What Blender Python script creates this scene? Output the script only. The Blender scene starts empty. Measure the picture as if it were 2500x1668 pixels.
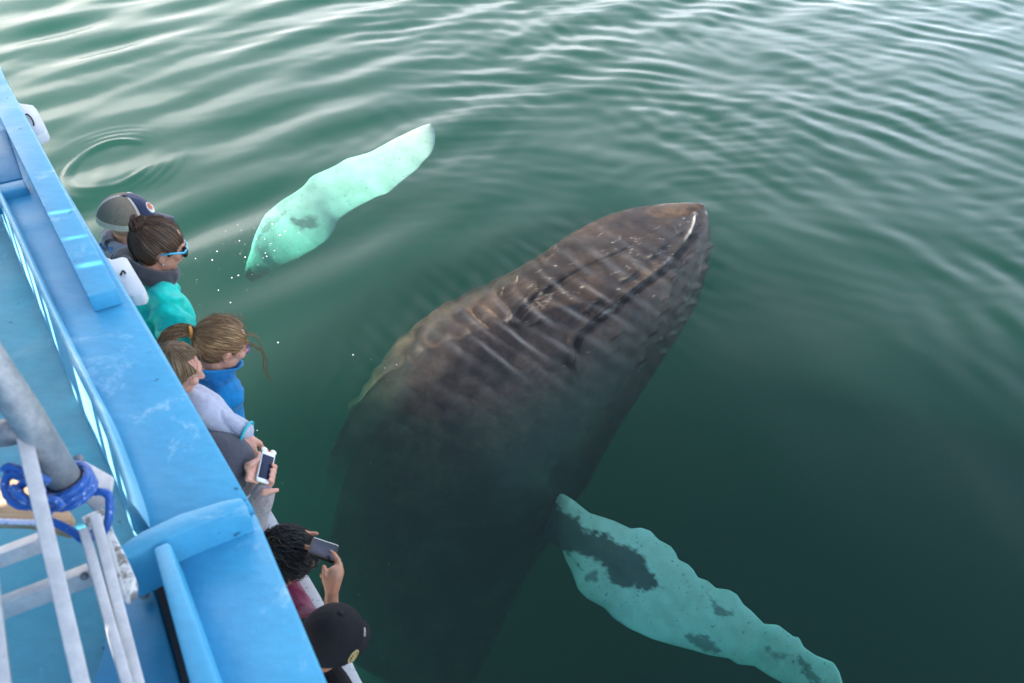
import bpy, bmesh, math, random
import numpy as np
from mathutils import Vector, Matrix
scene = bpy.context.scene
R = math.radians
random.seed(7)
rng = np.random.RandomState(5)

# ------------------------------------------------------------------ camera
CAM_H, PITCH, FPX = 6.0, R(42), 1980.0
cd = bpy.data.cameras.new('camera')
cam = bpy.data.objects.new('camera', cd)
scene.collection.objects.link(cam)
scene.camera = cam
cam.location = (0, 0, CAM_H)
cam.rotation_euler = (R(90) - PITCH, 0, 0)
cd.sensor_width = 36
cd.lens = FPX / 2500 * 36
cd.clip_end = 3000
cd.dof.use_dof = True
cd.dof.focus_distance = 7.0
cd.dof.aperture_fstop = 4.5
# ------------------------------------------------------------------ light
SUN_EL, SUN_AZ = R(30), R(-108)
w = bpy.data.worlds.new('World'); scene.world = w; w.use_nodes = True
wn = w.node_tree
sky = wn.nodes.new('ShaderNodeTexSky'); sky.sky_type = 'NISHITA'
sky.sun_disc = False; sky.sun_elevation = SUN_EL; sky.sun_rotation = SUN_AZ
sky.dust_density = 5.0; sky.ozone_density = .4; sky.air_density = 1.0
# pale cloud bank low in the sky, brightest ahead and to the left
wtc = wn.nodes.new('ShaderNodeTexCoord'); wsx = wn.nodes.new('ShaderNodeSeparateXYZ'); wn.links.new(wtc.outputs['Generated'], wsx.inputs[0])
wmr = wn.nodes.new('ShaderNodeMapRange'); wmr.interpolation_type = 'SMOOTHSTEP'
wmr.inputs['From Min'].default_value = .80; wmr.inputs['From Max'].default_value = .12
wn.links.new(wsx.outputs['Z'], wmr.inputs[0])
wmp = wn.nodes.new('ShaderNodeMapping'); wmp.inputs['Scale'].default_value = (1.6, 1.6, 5); wn.links.new(wtc.outputs['Generated'], wmp.inputs[0])
wno = wn.nodes.new('ShaderNodeTexNoise'); wno.inputs['Scale'].default_value = 1.6; wno.inputs['Detail'].default_value = 5; wn.links.new(wmp.outputs[0], wno.inputs['Vector'])
wcr = wn.nodes.new('ShaderNodeMapRange'); wcr.inputs['From Min'].default_value = .38; wcr.inputs['From Max'].default_value = .62; wcr.inputs['To Min'].default_value = .45
wn.links.new(wno.outputs['Fac'], wcr.inputs[0])
wml = wn.nodes.new('ShaderNodeMath'); wml.operation = 'MULTIPLY'; wn.links.new(wmr.outputs[0], wml.inputs[0]); wn.links.new(wcr.outputs[0], wml.inputs[1])
wab = wn.nodes.new('ShaderNodeMath'); wab.operation = 'GREATER_THAN'; wab.inputs[1].default_value = 0.0; wn.links.new(wsx.outputs['Z'], wab.inputs[0])
wm2 = wn.nodes.new('ShaderNodeMath'); wm2.operation = 'MULTIPLY'; wn.links.new(wml.outputs[0], wm2.inputs[0]); wn.links.new(wab.outputs[0], wm2.inputs[1]); wml = wm2
wmx = wn.nodes.new('ShaderNodeMix'); wmx.data_type = 'RGBA'; wn.links.new(wml.outputs[0], wmx.inputs[0])
wn.links.new(sky.outputs[0], wmx.inputs[6]); 
wtn = wn.nodes.new('ShaderNodeMapRange'); wtn.inputs['From Min'].default_value = -.5; wtn.inputs['From Max'].default_value = .5; wn.links.new(wsx.outputs['X'], wtn.inputs[0])
wtc2 = wn.nodes.new('ShaderNodeMix'); wtc2.data_type = 'RGBA'; wn.links.new(wtn.outputs[0], wtc2.inputs[0]); wtc2.inputs[6].default_value = (13.4, 12.8, 12.4, 1); wtc2.inputs[7].default_value = (10.8, 12.2, 14.2, 1)
wn.links.new(wtc2.outputs[2], wmx.inputs[7])
wn.links.new(wmx.outputs[2], wn.nodes['Background'].inputs[0])
wn.nodes['Background'].inputs[1].default_value = 0.105
sl = bpy.data.lights.new('sun', 'SUN'); sl.energy = 5.0; sl.angle = R(0.5); sl.color = (1, .93, .82)
sun = bpy.data.objects.new('sun', sl); scene.collection.objects.link(sun)
SUND = Vector((math.sin(SUN_AZ) * math.cos(SUN_EL), math.cos(SUN_AZ) * math.cos(SUN_EL), math.sin(SUN_EL)))
sun.rotation_euler = SUND.to_track_quat('Z', 'Y').to_euler()
sl.cycles.is_caustics_light = True
scene.view_settings.view_transform = 'Standard'
scene.view_settings.look = 'None'
scene.view_settings.exposure = 2.1
scene.view_settings.gamma = 1
scene.cycles.use_denoising = True
scene.cycles.max_bounces = 10
scene.cycles.transparent_max_bounces = 16
scene.cycles.volume_bounces = 3
scene.cycles.caustics_reflective = False
scene.cycles.caustics_refractive = True
scene.cycles.sample_clamp_indirect = 6

# ------------------------------------------------------------------ helpers
CP, SP = math.cos(PITCH), math.sin(PITCH)
def ray(px, py):
    x = (px - 1250) / FPX; y = (834 - py) / FPX
    return Vector((x, CP + y * SP, -SP + y * CP))
def W(px, py, z=0.0):
    d = ray(px, py); t = (z - CAM_H) / d.z
    return Vector((0, 0, CAM_H)) + d * t
def WD(px, py, depth):
    return Vector((0, 0, CAM_H)) + ray(px, py) * depth
def depth_of(p):
    return p[1] * CP + (CAM_H - p[2]) * SP
def PX(p):
    d = depth_of(p)
    return (1250 + p[0] / d * FPX, 834 - (p[1] * SP + (p[2] - CAM_H) * CP) / d * FPX)

def tag(o, label=None, cat=None, group=None, kind=None):
    if label: o['label'] = label
    if cat: o['category'] = cat
    if group: o['group'] = group
    if kind: o['kind'] = kind
    return o
def empty(name, loc):
    o = bpy.data.objects.new(name, None); scene.collection.objects.link(o)
    o.location = loc; o.empty_display_size = .2
    return o
def link(name, me, mat=None, parent=None, smooth=True):
    o = bpy.data.objects.new(name, me); scene.collection.objects.link(o)
    if mat:
        for m in (mat if isinstance(mat, (list, tuple)) else [mat]): me.materials.append(m)
    if parent:
        o.parent = parent
        loc = Vector(parent.location); p = parent.parent
        while p: loc += Vector((0, 0, 0)); p = p.parent
        o.matrix_parent_inverse = Matrix.Translation(-ROOTLOC(parent))
    me.polygons.foreach_set('use_smooth', [smooth] * len(me.polygons))
    me.update()
    return o
def ROOTLOC(o):
    # world location of an un-rotated parent; children meshes are in world coordinates
    return Vector(o.location) if o.parent is None else Vector((0, 0, 0))
def mk(name, verts, faces, mat=None, parent=None, smooth=False, bevel=0, seg=2):
    me = bpy.data.meshes.new(name)
    me.from_pydata([tuple(v) for v in verts], [], faces)
    if bevel:
        bm = bmesh.new(); bm.from_mesh(me)
        bmesh.ops.remove_doubles(bm, verts=bm.verts, dist=1e-5)
        bmesh.ops.recalc_face_normals(bm, faces=bm.faces)
        es = [e for e in bm.edges if len(e.link_faces) == 2 and e.calc_face_angle(0) > .5]
        bmesh.ops.bevel(bm, geom=es, offset=bevel, segments=seg, affect='EDGES', profile=.5, clamp_overlap=True)
        bm.to_mesh(me); bm.free(); smooth = True
    o = link(name, me, mat, parent, smooth)
    if bevel:
        try: me.set_sharp_from_angle(angle=R(40))
        except Exception: pass
    return o

class NT:
    """small node-tree writer"""
    def __init__(s, name):
        s.m = bpy.data.materials.new(name); s.m.use_nodes = True
        s.t = s.m.node_tree; s.t.nodes.clear()
        s.out = s.n('ShaderNodeOutputMaterial')
    def n(s, typ, **kw):
        nd = s.t.nodes.new(typ)
        for k, v in kw.items(): setattr(nd, k, v)
        return nd
    def l(s, a, b): s.t.links.new(a, b)
    def noise(s, scale, detail=4, rough=.5, vec=None, dist=0):
        nd = s.n('ShaderNodeTexNoise'); nd.inputs['Scale'].default_value = scale
        nd.inputs['Detail'].default_value = detail; nd.inputs['Roughness'].default_value = rough
        nd.inputs['Distortion'].default_value = dist
        if vec is None:
            if not hasattr(s, '_tc'): s._tc = s.n('ShaderNodeTexCoord')
            vec = s._tc.outputs['Object']
        s.l(vec, nd.inputs['Vector'])
        return nd.outputs['Fac']
    def ramp(s, fac, stops):
        nd = s.n('ShaderNodeValToRGB'); cr = nd.color_ramp
        while len(cr.elements) > 1: cr.elements.remove(cr.elements[-1])
        for i, (p, c) in enumerate(stops):
            e = cr.elements[0] if i == 0 else cr.elements.new(p)
            e.position = p; e.color = (*c, 1) if len(c) == 3 else c
        s.l(fac, nd.inputs[0]); return nd.outputs[0]
    def mix(s, fac, a, b, blend='MIX'):
        nd = s.n('ShaderNodeMix', data_type='RGBA', blend_type=blend)
        for v, i in ((fac, 0), (a, 6), (b, 7)):
            if hasattr(v, 'node'): s.l(v, nd.inputs[i])
            else: nd.inputs[i].default_value = v if i == 0 else (*v, 1)
        return nd.outputs[2]
    def scalevec(s, sc, src='Object'):
        if not hasattr(s, '_tc'): s._tc = s.n('ShaderNodeTexCoord')
        mp = s.n('ShaderNodeMapping'); mp.inputs['Scale'].default_value = sc
        s.l(s._tc.outputs[src], mp.inputs[0]); return mp
    def attr(s, name):
        nd = s.n('ShaderNodeAttribute'); nd.attribute_name = name; return nd
    def bump(s, h, strength, dist, normal=None):
        nd = s.n('ShaderNodeBump'); nd.inputs['Strength'].default_value = strength
        nd.inputs['Distance'].default_value = dist; s.l(h, nd.inputs['Height'])
        if normal: s.l(normal, nd.inputs['Normal'])
        return nd.outputs[0]
    def bsdf(s, color, rough=.5, normal=None, spec=.5, metal=0, sheen=0):
        b = s.n('ShaderNodeBsdfPrincipled')
        if hasattr(color, 'node'): s.l(color, b.inputs['Base Color'])
        else: b.inputs['Base Color'].default_value = (*color, 1)
        if hasattr(rough, 'node'): s.l(rough, b.inputs['Roughness'])
        else: b.inputs['Roughness'].default_value = rough
        b.inputs['Specular IOR Level'].default_value = spec
        if hasattr(metal, 'node'): s.l(metal, b.inputs['Metallic'])
        else: b.inputs['Metallic'].default_value = metal
        b.inputs['Sheen Weight'].default_value = sheen
        if normal: s.l(normal, b.inputs['Normal'])
        s.l(b.outputs[0], s.out.inputs[0])
        return b

# ------------------------------------------------------------------ water
def sstep(a, b, x):
    t = np.clip((x - a) / (b - a), 0, 1); return t * t * (3 - 2 * t)
NOSE = W(1712, 515, 0)
def warp(x, y, s, seed):
    r = np.random.RandomState(seed); o = np.zeros_like(x)
    for i in range(7):
        a = r.rand() * 6.283; k = s * (.6 + 1.1 * r.rand()); p = r.rand() * 6.283
        o += np.sin(k * (x * math.cos(a) + y * math.sin(a)) + p)
    return o / 2.65
RC = W(268, 403, 0)
def height(x, y):
    h = np.zeros_like(x)
    r0 = np.random.RandomState(11)
    cx, cy = .2, 5.6
    r = np.hypot(x - cx, y - cy)
    ang = np.arctan2(y - cy, x - cx)              # 0 = +x
    left = sstep(1.35, 1.95, ang) * sstep(5.2, 9, y + .18 * np.abs(x))       # towards the far left
    # swell coming from the far left
    for i in range(9):
        a = math.atan2(.80, -.60) + r0.normal() * .22
        lam = .75 + 1.0 * r0.rand()
        k = 2 * math.pi / lam
        ph = r0.rand() * 6.283
        amp = .0076 * lam * (.6 + .8 * r0.rand())
        wob = 1.1 * warp(x, y, .55, 40 + i)
        envl = .35 + .65 * (.5 + .5 * warp(x, y, .5, 70 + i))
        f = .25 + .75 * left + .5 * sstep(12, 17, y)
        s_ = np.sin(k * (x * math.cos(a) + y * math.sin(a)) + ph + wob)
        h += amp * envl * f * s_ * sstep(6.0, 10, y - .25 * x) 
    # rings running out to the right and away
    right = sstep(3.2, 7.0, r) * (1 - .75 * sstep(1.5, 2.3, ang)) * sstep(-1.0, .2, ang)
    for i in range(6):
        lam = (.40, .47, .55, .66, .84, 1.1)[i]
        k = 2 * math.pi / lam
        ox, oy = r0.normal() * 1.6, r0.normal() * 1.6
        rr = np.hypot(x - cx - ox, y - cy - oy)
        envl = np.clip(.25 + 1.0 * warp(x, y, 1.5, 90 + i), 0, 1.5)
        h += 1.15 * (.0023, .0032, .0036, .0032, .0036, .004)[i] * envl * right * np.sin(k * rr + 1.7 * warp(x, y, 1.1, 20 + i) + i)
    for i in range(12):                                   # short chop further off
        a = math.atan2(.75, -.2) + r0.normal() * .8; lam = .22 + .28 * r0.rand(); k = 2 * math.pi / lam
        h += .0036 * lam * np.clip(.3 + warp(x, y, 1.4, 150 + i), 0, 1.4) * sstep(6.5, 12, y + .25 * np.abs(x)) * (.25 + .75 * sstep(-4, 2, x)) * np.sin(k * (x * math.cos(a) + y * math.sin(a)) + 1.3 * warp(x, y, 1.8, 170 + i) + i)
    # calm slow undulation everywhere
    for i in range(6):
        a = r0.rand() * 6.283; k = 2 * math.pi / (1.3 + 1.6 * r0.rand())
        h += .0045 * np.sin(k * (x * math.cos(a) + y * math.sin(a)) + 1.2 * warp(x, y, .7, 120 + i) + i * 2) * (.5 + .5 * sstep(3, 6, r))
    # small close ripples over the whale's head that focus the low sun on its skin
    hx, hy = x - .35, y - 7.3
    near = np.exp(-((hx * .64 - hy * .77 - .12) / .95) ** 2 - ((hx * .77 + hy * .64 + .45) / 1.75) ** 2)
    wq = .7 * warp(x, y, 1.5, 201)
    h += near * (RA * .0024 * np.sin(27 * (x * .72 + y * .69) + 1.6 * wq + 1.2 * warp(x, y, 3, 203)) + RA * .0030 * np.sin(17 * (x * .86 + y * .50) + 2 * wq)
                 + RA * .0020 * np.sin(22 * (x * .98 - y * .2) + 2 * warp(x, y, 2.2, 202)) * sstep(1.2, -.6, x))
    # ring left by something that slipped under beside the bow
    dx, dy = x - RC.x, y - RC.y
    rx = np.hypot(dx, dy * .80) * (1 + .05 * warp(x, y, 2.2, 7))
    for c, a_, wd in ((.58, .030, .055), (.72, .012, .05), (.84, .008, .05), (.96, .004, .05)):
        h += a_ * np.exp(-((rx - c) / wd) ** 2) * np.clip(.6 + 1.0 * warp(x, y, 4, 8), .1, 2)
    h += .004 * sstep(.62, .45, rx) * warp(x, y, 14, 9) + .003 * sstep(1.2, .8, rx) * warp(x, y, 9, 19)
    # the film of water drawn up round the snout
    dn = np.hypot(x - NOSE.x, y - NOSE.y)
    h += .010 * np.exp(-(dn / .22) ** 2)
    for j, c in enumerate((.75, 1.05, 1.4)):
        h += .0035 * np.exp(-((dn - c) / .1) ** 2) * sstep(-.3, .6, (y - NOSE.y) + .2 * (NOSE.x - x))
    fade = sstep(-12, -9, x) * sstep(17, 13.5, x) * sstep(24, 21, y) * sstep(0, 1, y)
    return h * fade
def axis(lo, hi, step, far, n=22):
    core = np.arange(lo, hi + step / 2, step)
    g = np.geomspace(step * 2, far, n)
    return np.concatenate([lo - g[::-1], core, hi + g])
WREF = 1.0; RA = 2.7
def build_water():
    xs = axis(-9, 14, .045, 900); ys = axis(1.5, 21, .045, 900)
    xs = np.concatenate([xs[xs < -2.2], np.arange(-2.2, 3.0, .02), xs[xs >= 3.0]]); ys = np.concatenate([ys[ys < 4.8], np.arange(4.8, 9.4, .02), ys[ys >= 9.4]])
    X, Y = np.meshgrid(xs, ys); Z = height(X, Y)
    ny, nx = X.shape
    V = np.stack([X, Y, Z], -1).reshape(-1, 3)
    i = np.arange(nx - 1)[None, :] + nx * np.arange(ny - 1)[:, None]
    F = np.stack([i, i + 1, i + nx + 1, i + nx], -1).reshape(-1, 4)
    me = bpy.data.meshes.new('sea_water')
    me.vertices.add(len(V)); me.vertices.foreach_set('co', V.ravel())
    me.loops.add(len(F) * 4); me.polygons.add(len(F))
    me.loops.foreach_set('vertex_index', F.ravel().astype(np.int32))
    me.polygons.foreach_set('loop_start', np.arange(len(F)) * 4)
    me.update(calc_edges=True); me.validate()
    t = NT('sea_water')
    geo = t.n('ShaderNodeNewGeometry')
    ior = t.n('ShaderNodeMapRange'); ior.inputs['To Min'].default_value = 1.333; ior.inputs['To Max'].default_value = 1 / 1.333
    t.l(geo.outputs['Backfacing'], ior.inputs[0])
    bp = t.bump(t.noise(5.0, 3, .5), .10, .01)
    fr = t.n('ShaderNodeFresnel'); t.l(ior.outputs[0], fr.inputs[0]); t.l(bp, fr.inputs[1])
    tr = t.n('ShaderNodeBsdfTransparent')
    gl = t.n('ShaderNodeBsdfAnisotropic') if False else t.n('ShaderNodeBsdfGlossy')
    gl.inputs['Roughness'].default_value = .18; t.l(bp, gl.inputs['Normal'])
    rf = t.n('ShaderNodeBsdfRefraction'); rf.inputs['IOR'].default_value = 1.333; rf.inputs['Roughness'].default_value = 0
    wt = t.attr('clear'); m0 = t.n('ShaderNodeMixShader'); t.l(wt.outputs['Fac'], m0.inputs[0]); t.l(tr.outputs[0], m0.inputs[1]); t.l(rf.outputs[0], m0.inputs[2])
    mx = t.n('ShaderNodeMixShader'); t.l(fr.outputs[0], mx.inputs[0]); t.l(m0.outputs[0], mx.inputs[1]); t.l(gl.outputs[0], mx.inputs[2])
    t.l(mx.outputs[0], t.out.inputs[0])
    x_, y_ = V[:, 0], V[:, 1]
    ex_, ey_ = x_ + .2, y_ - 7.05
    wv = WREF * sstep(1.25, .8, np.hypot((ex_ * .77 + ey_ * .64) / 3.0, (-ex_ * .64 + ey_ * .77) / 1.4))
    at = me.attributes.new('clear', 'FLOAT', 'POINT'); at.data.foreach_set('value', wv.astype(np.float32))
    o = link('sea_water', me, t.m)
    tag(o, kind='structure'); o.cycles.is_caustics_caster = True
    return o
build_water()

# ------------------------------------------------------------------ humpback whale
def inpoly(px, py, poly):
    c = np.zeros(px.shape, bool); n = len(poly)
    for i in range(n):
        x1, y1 = poly[i]; x2, y2 = poly[(i + 1) % n]
        cond = ((y1 > py) != (y2 > py))
        c ^= cond & (px < (x2 - x1) * (py - y1) / ((y2 - y1) if y2 != y1 else 1e-9) + x1)
    return c
def dline(px, py, pts):
    """pixel distance to a polyline and the fraction of the way along it"""
    best = np.full(px.shape, 1e9); side = np.zeros(px.shape); tt = np.zeros(px.shape)
    n = len(pts) - 1
    for i in range(n):
        ax, ay = pts[i]; bx, by = pts[i + 1]
        dx, dy = bx - ax, by - ay; L = dx * dx + dy * dy
        t = np.clip(((px - ax) * dx + (py - ay) * dy) / L, 0, 1)
        d = np.hypot(px - ax - t * dx, py - ay - t * dy)
        m = d < best
        best = np.where(m, d, best); tt = np.where(m, (i + t) / n, tt)
        side = np.where(m, np.sign((px - ax) * dy - (py - ay) * dx), side)
    return best, side, tt
def PXa(V):
    d = V[:, 1] * CP + (CAM_H - V[:, 2]) * SP
    return 1250 + V[:, 0] / d * FPX, 834 - (V[:, 1] * SP + (V[:, 2] - CAM_H) * CP) / d * FPX
def resample(pts, n):
    P = np.array(pts, float)
    d = np.concatenate([[0], np.cumsum(np.linalg.norm(np.diff(P[:, :2], axis=0), axis=1))]) 
    t = np.linspace(0, d[-1], n)
    Q = np.stack([np.interp(t, d, P[:, k]) for k in range(P.shape[1])], 1)
    return Q
def smooth1(Q, it=6):
    for _ in range(it):
        Q[1:-1] = .25 * Q[:-2] + .5 * Q[1:-1] + .25 * Q[2:]
    return Q

# left edge, right edge (photo pixels) and depth of the body's middle, snout to tail
ST = [(1702, 500, 1728, 505, .0), (1668, 500, 1744, 535, -.07), (1612, 505, 1744, 585, -.20), (1540, 523, 1738, 648, -.34),
      (1460, 556, 1716, 712, -.48), (1380, 606, 1676, 790, -.63), (1290, 676, 1618, 885, -.80), (1200, 738, 1560, 975, -.97),
      (1110, 790, 1506, 1055, -1.18), (1010, 862, 1462, 1130, -1.45), (925, 962, 1405, 1210, -1.75), (875, 1062, 1340, 1315, -2.2),
      (850, 1190, 1260, 1460, -2.8), (830, 1340, 1160, 1640, -3.5), (800, 1520, 1050, 1830, -4.0), (640, 1740, 930, 2020, -4.6),
      (640, 2000, 800, 2200, -5.2), (660, 2200, 720, 2280, -5.6)]
def build_whale_body(root):
    N, M = 460, 300
    S = smooth1(resample(ST, N), 8)
    V = np.zeros((N, M, 3))
    C = np.array([W((s[0] + s[2]) / 2, (s[1] + s[3]) / 2, s[4]) for s in S])
    Wd = np.array([math.hypot(s[2] - s[0], s[3] - s[1]) / 2 * depth_of(c) / FPX for s, c in zip(S, C)])
    Cs = smooth1(C.copy(), 1500); C = smooth1(C, 300)
    T = np.gradient(Cs, axis=0); T /= np.linalg.norm(T, axis=1)[:, None]
    th = np.linspace(0, 2 * math.pi, M, endpoint=False)
    frac = np.linspace(0, 1, N)
    for i in range(N):
        A = np.array(W(S[i][2], S[i][3], S[i][4])) - np.array(W(S[i][0], S[i][1], S[i][4]))
        view = C[i] - np.array([0, 0, CAM_H]); view /= np.linalg.norm(view)
        side = np.cross(T[i], view); side /= np.linalg.norm(side)
        if side @ A < 0: side = -side
        up = np.cross(side, T[i]); up /= np.linalg.norm(up)
        if up @ view > 0: up = -up
        # rounder under the chin, flatter across the top of the head
        hu = Wd[i] * (.52 + .25 * min(1, frac[i] * 2.5)); hd = Wd[i] * .85
        c, s_ = np.cos(th), np.sin(th)
        cc = np.sign(c) * np.abs(c) ** .92; ss = np.sign(s_) * np.abs(s_) ** .92
        hh = np.where(s_ > 0, hu, hd)
        V[i] = C[i] + np.outer(cc * Wd[i], side) + np.outer(ss * hh, up)
    P = V.reshape(-1, 3)
    nidx = np.arange(N * M).reshape(N, M)
    # normals
    du = np.gradient(V, axis=0); dv = np.roll(V, -1, 1) - np.roll(V, 1, 1)
    Nn = np.cross(dv, du); Nn /= (np.linalg.norm(Nn, axis=2)[:, :, None] + 1e-9)
    out = V - C[:, None, :]
    if (Nn * out).sum() < 0: Nn = -Nn
    Nn = Nn.reshape(-1, 3)
    px, py = PXa(P)
    front = np.einsum('ij,ij->i', Nn, P - np.array([0, 0, CAM_H])) < 0
    D = np.zeros(len(P))
    # long mouth line with the rolled lip beside it
    MOUTH = [(1702, 520), (1697, 548), (1688, 575), (1668, 605), (1640, 642), (1605, 680), (1560, 714), (1525, 742), (1480, 775), (1440, 810), (1412, 838), (1402, 870), (1398, 915), (1412, 945)]
    d, sd, tm = dline(px, py, MOUTH)
    wl = 5 + 5 * np.sin(np.clip(tm, 0, 1) * math.pi)
    off = d * sd                                     # one side positive
    D += np.where(front, -.085 * np.exp(-((off - 8) / 8) ** 2) * sstep(0, .12, tm) * sstep(1.0, .8, tm), 0)
    D += np.where(front, .046 * np.exp(-((off + 7) / 8) ** 2) * sstep(0, .05, tm) * sstep(1.02, .9, tm), 0)
    # median ridge of the upper jaw as a trough and fold
    RIDGE = [(1600, 575), (1540, 598), (1480, 625), (1425, 652), (1380, 682), (1335, 718), (1290, 762)]
    d2, s2, t2 = dline(px, py, RIDGE)
    D += np.where(front, -.055 * np.exp(-((d2 * s2 - 3) / 8) ** 2) * sstep(0, .25, t2) * sstep(1.0, .85, t2), 0)
    D += np.where(front, .026 * np.exp(-((d2 * s2 + 13) / 10) ** 2) * sstep(0, .25, t2) * sstep(1.0, .85, t2), 0)
    # blowhole slit
    d3, s3, t3 = dline(px, py, [(1318, 722), (1288, 758), (1262, 792)])
    D += np.where(front, -.03 * np.exp(-(d3 / 5) ** 2) + .022 * np.exp(-((d3 - 12) / 8) ** 2), 0)
    # tubercles
    TB = [(1595, 550, 9), (1486, 578, 10), (1510, 600, 9), (1610, 607, 10), (1590, 633, 9), (1655, 572, 8), (1540, 560, 6), (1525, 692, 11), (1540, 680, 9), (1600, 655, 7),
          (1455, 752, 10), (1430, 775, 8), (1365, 562 + 50, 7), (1418, 596, 7), (1328, 640, 8), (1322, 798, 8), (1295, 810, 7), (1555, 540, 6), (1440, 655, 6),
          (1684, 630, 7), (1702, 580, 6), (1662, 668, 7), (1668, 735, 7), (1620, 760, 6), (1590, 812, 7), (1610, 830, 6), (1640, 700, 5), (1500, 850, 7), (1560, 880, 7),
          (1735, 600, 7), (1722, 655, 7), (1705, 700, 7), (1690, 740, 7), (1668, 782, 7), (1648, 815, 7), (1622, 860, 7), (1338, 560 + 84, 8), (1268, 690, 9), (1396, 604, 8), (1500, 540, 7), (1235, 720, 9)]
    for tx, ty, rr in TB:
        ca, sa = .86, -.5                            # bumps drawn out along the jaw
        ux = (px - tx) * ca + (py - ty) * sa; uy = -(px - tx) * sa + (py - ty) * ca
        D += np.where(front, .040 * rr / 8 * np.exp(-((ux / (rr * 1.35)) ** 2 + (uy / (rr * .75)) ** 2)), 0)
        D -= np.where(front, .012 * rr / 8 * np.exp(-((ux / (rr * 1.5)) ** 2 + ((uy - rr * 1.1) / (rr * .6)) ** 2)), 0)
    # throat pleats on the far underside
    thg = np.tile(th, (N, 1)).ravel(); fg = np.repeat(frac, M)
    D += .007 * np.sin(thg * 46) * sstep(-.25, -.6, np.sin(thg)) * sstep(.08, .2, fg) * sstep(.75, .55, fg)
    # soft lumps
    D += .008 * warp(P[:, 0] + P[:, 2], P[:, 1] - P[:, 2], 3.2, 31) + .0012 * warp(P[:, 0] - P[:, 2], P[:, 1] + P[:, 2], 17, 33)
    P = P + Nn * (1.7 * D * np.clip(np.repeat(Wd, M) / .35, 0, 1))[:, None]
    # keep everything but the snout below the surface
    lim = np.interp(np.arange(N), [0, 22, 60, 130, 200, N], [.05, .02, -.04, -.07, -.12, -.25])
    P[:, 2] = np.minimum(P[:, 2], np.repeat(lim, M) + .3 * np.minimum(0, P[:, 2] - np.repeat(lim, M)) if False else P[:, 2])
    over = P[:, 2] - np.repeat(lim, M)
    P[:, 2] = np.where(over > -.1, np.repeat(lim, M) - .1 + .1 * np.tanh((over + .1) / .1), P[:, 2])
    i = np.arange(N - 1)[:, None] * M; j = np.arange(M)[None, :]
    F = np.stack([i + j, i + (j + 1) % M, i + M + (j + 1) % M, i + M + j], -1).reshape(-1, 4).tolist()
    V2 = P.tolist(); a = len(V2)
    V2.append(list(V[0].mean(0) + (C[0] - C[6]) * .35)); V2.append(list(V[-1].mean(0)))
    for k in range(M):
        F.append([a, (k + 1) % M, k]); F.append([a + 1, (N - 1) * M + k, (N - 1) * M + (k + 1) % M])
    me = bpy.data.meshes.new('body'); me.from_pydata(V2, [], F)
    bm = bmesh.new(); bm.from_mesh(me); bmesh.ops.recalc_face_normals(bm, faces=bm.faces); bm.to_mesh(me); bm.free()
    # pigment: pale scars, barnacle patches
    px, py = PXa(np.array(V2)); col = np.zeros(len(V2))
    r = np.random.RandomState(3)
    nz = warp(px, py, .35, 61)
    def streak(pts, wd, v):
        dd, _, tt = dline(px, py, pts)
        np.maximum(col, v * .8 * np.clip(1.4 - dd / wd + .35 * nz, 0, 1) * (np.sin(np.clip(tt, .02, .98) * math.pi) ** .4), out=col)
    streak([(1688, 712), (1672, 742)], 4, .16); streak([(1712, 640), (1706, 668), (1698, 690)], 3, .12)
    streak([(1635, 645), (1626, 660)], 7, .9); streak([(1634, 648), (1618, 668)], 4, .9)
    streak([(1698, 520), (1694, 545), (1686, 565), (1672, 590)], 2.6, .9)
    streak([(1735, 520), (1742, 532), (1744, 545)], 4, .6); streak([(1722, 518), (1728, 524)], 3, .6)
    streak([(1498, 776), (1480, 788), (1466, 798)], 4, .8); streak([(1510, 757), (1508, 762)], 4, .7)
    for _ in range(80):
        k = r.randint(0, 3)
        if k == 0: x0, y0 = 1540 + r.randn() * 60, 620 + r.randn() * 40
        elif k == 1: x0, y0 = 1300 + r.randn() * 22, 750 + r.randn() * 25
        else: x0, y0 = 1450 + r.randn() * 150, 740 + r.randn() * 110
        a_ = -.75 + r.randn() * .6; L = 8 + 26 * r.rand()
        streak([(x0, y0), (x0 + L * math.cos(a_) * .5 + r.randn() * 3, y0 + L * math.sin(a_) * .5), (x0 + L * math.cos(a_), y0 + L * math.sin(a_))], 1.0, .12 + .12 * r.rand())
    for _ in range(55):
        x0, y0 = (1690 + r.randn() * 30, 560 + r.randn() * 45) if r.rand() < .4 else (1540 + r.randn() * 110, 680 + r.randn() * 90)
        dd = np.hypot(px - x0, py - y0); np.maximum(col, (.15 + .35 * r.rand()) * np.clip(1.5 - dd / 1.3, 0, 1), out=col)
    at = me.attributes.new('scar', 'FLOAT', 'POINT'); at.data.foreach_set('value', col.astype(np.float32))
    t = NT('whale_skin')
    a = t.attr('scar').outputs['Fac']
    base = t.ramp(t.noise(2.2, 7, .62), [(.3, (.010, .008, .007)), (.5, (.026, .018, .013)), (.72, (.062, .042, .028))])
    mot = t.ramp(t.noise(14, 6, .7), [(.35, (.7, .7, .7)), (.7, (1.35, 1.3, 1.25))])
    base = t.mix(1.0, base, mot, 'MULTIPLY')
    c = t.mix(a, base, (.62, .60, .55))
    nb = t.bump(t.noise(11, 4, .6), .25, .012)
    t.bsdf(c, t.ramp(t.noise(9, 4), [(.3, (.28,) * 3), (.7, (.5,) * 3)]), nb, .22)
    o = link('body', me, t.m, root); o.cycles.is_caustics_receiver = True; return o

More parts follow.
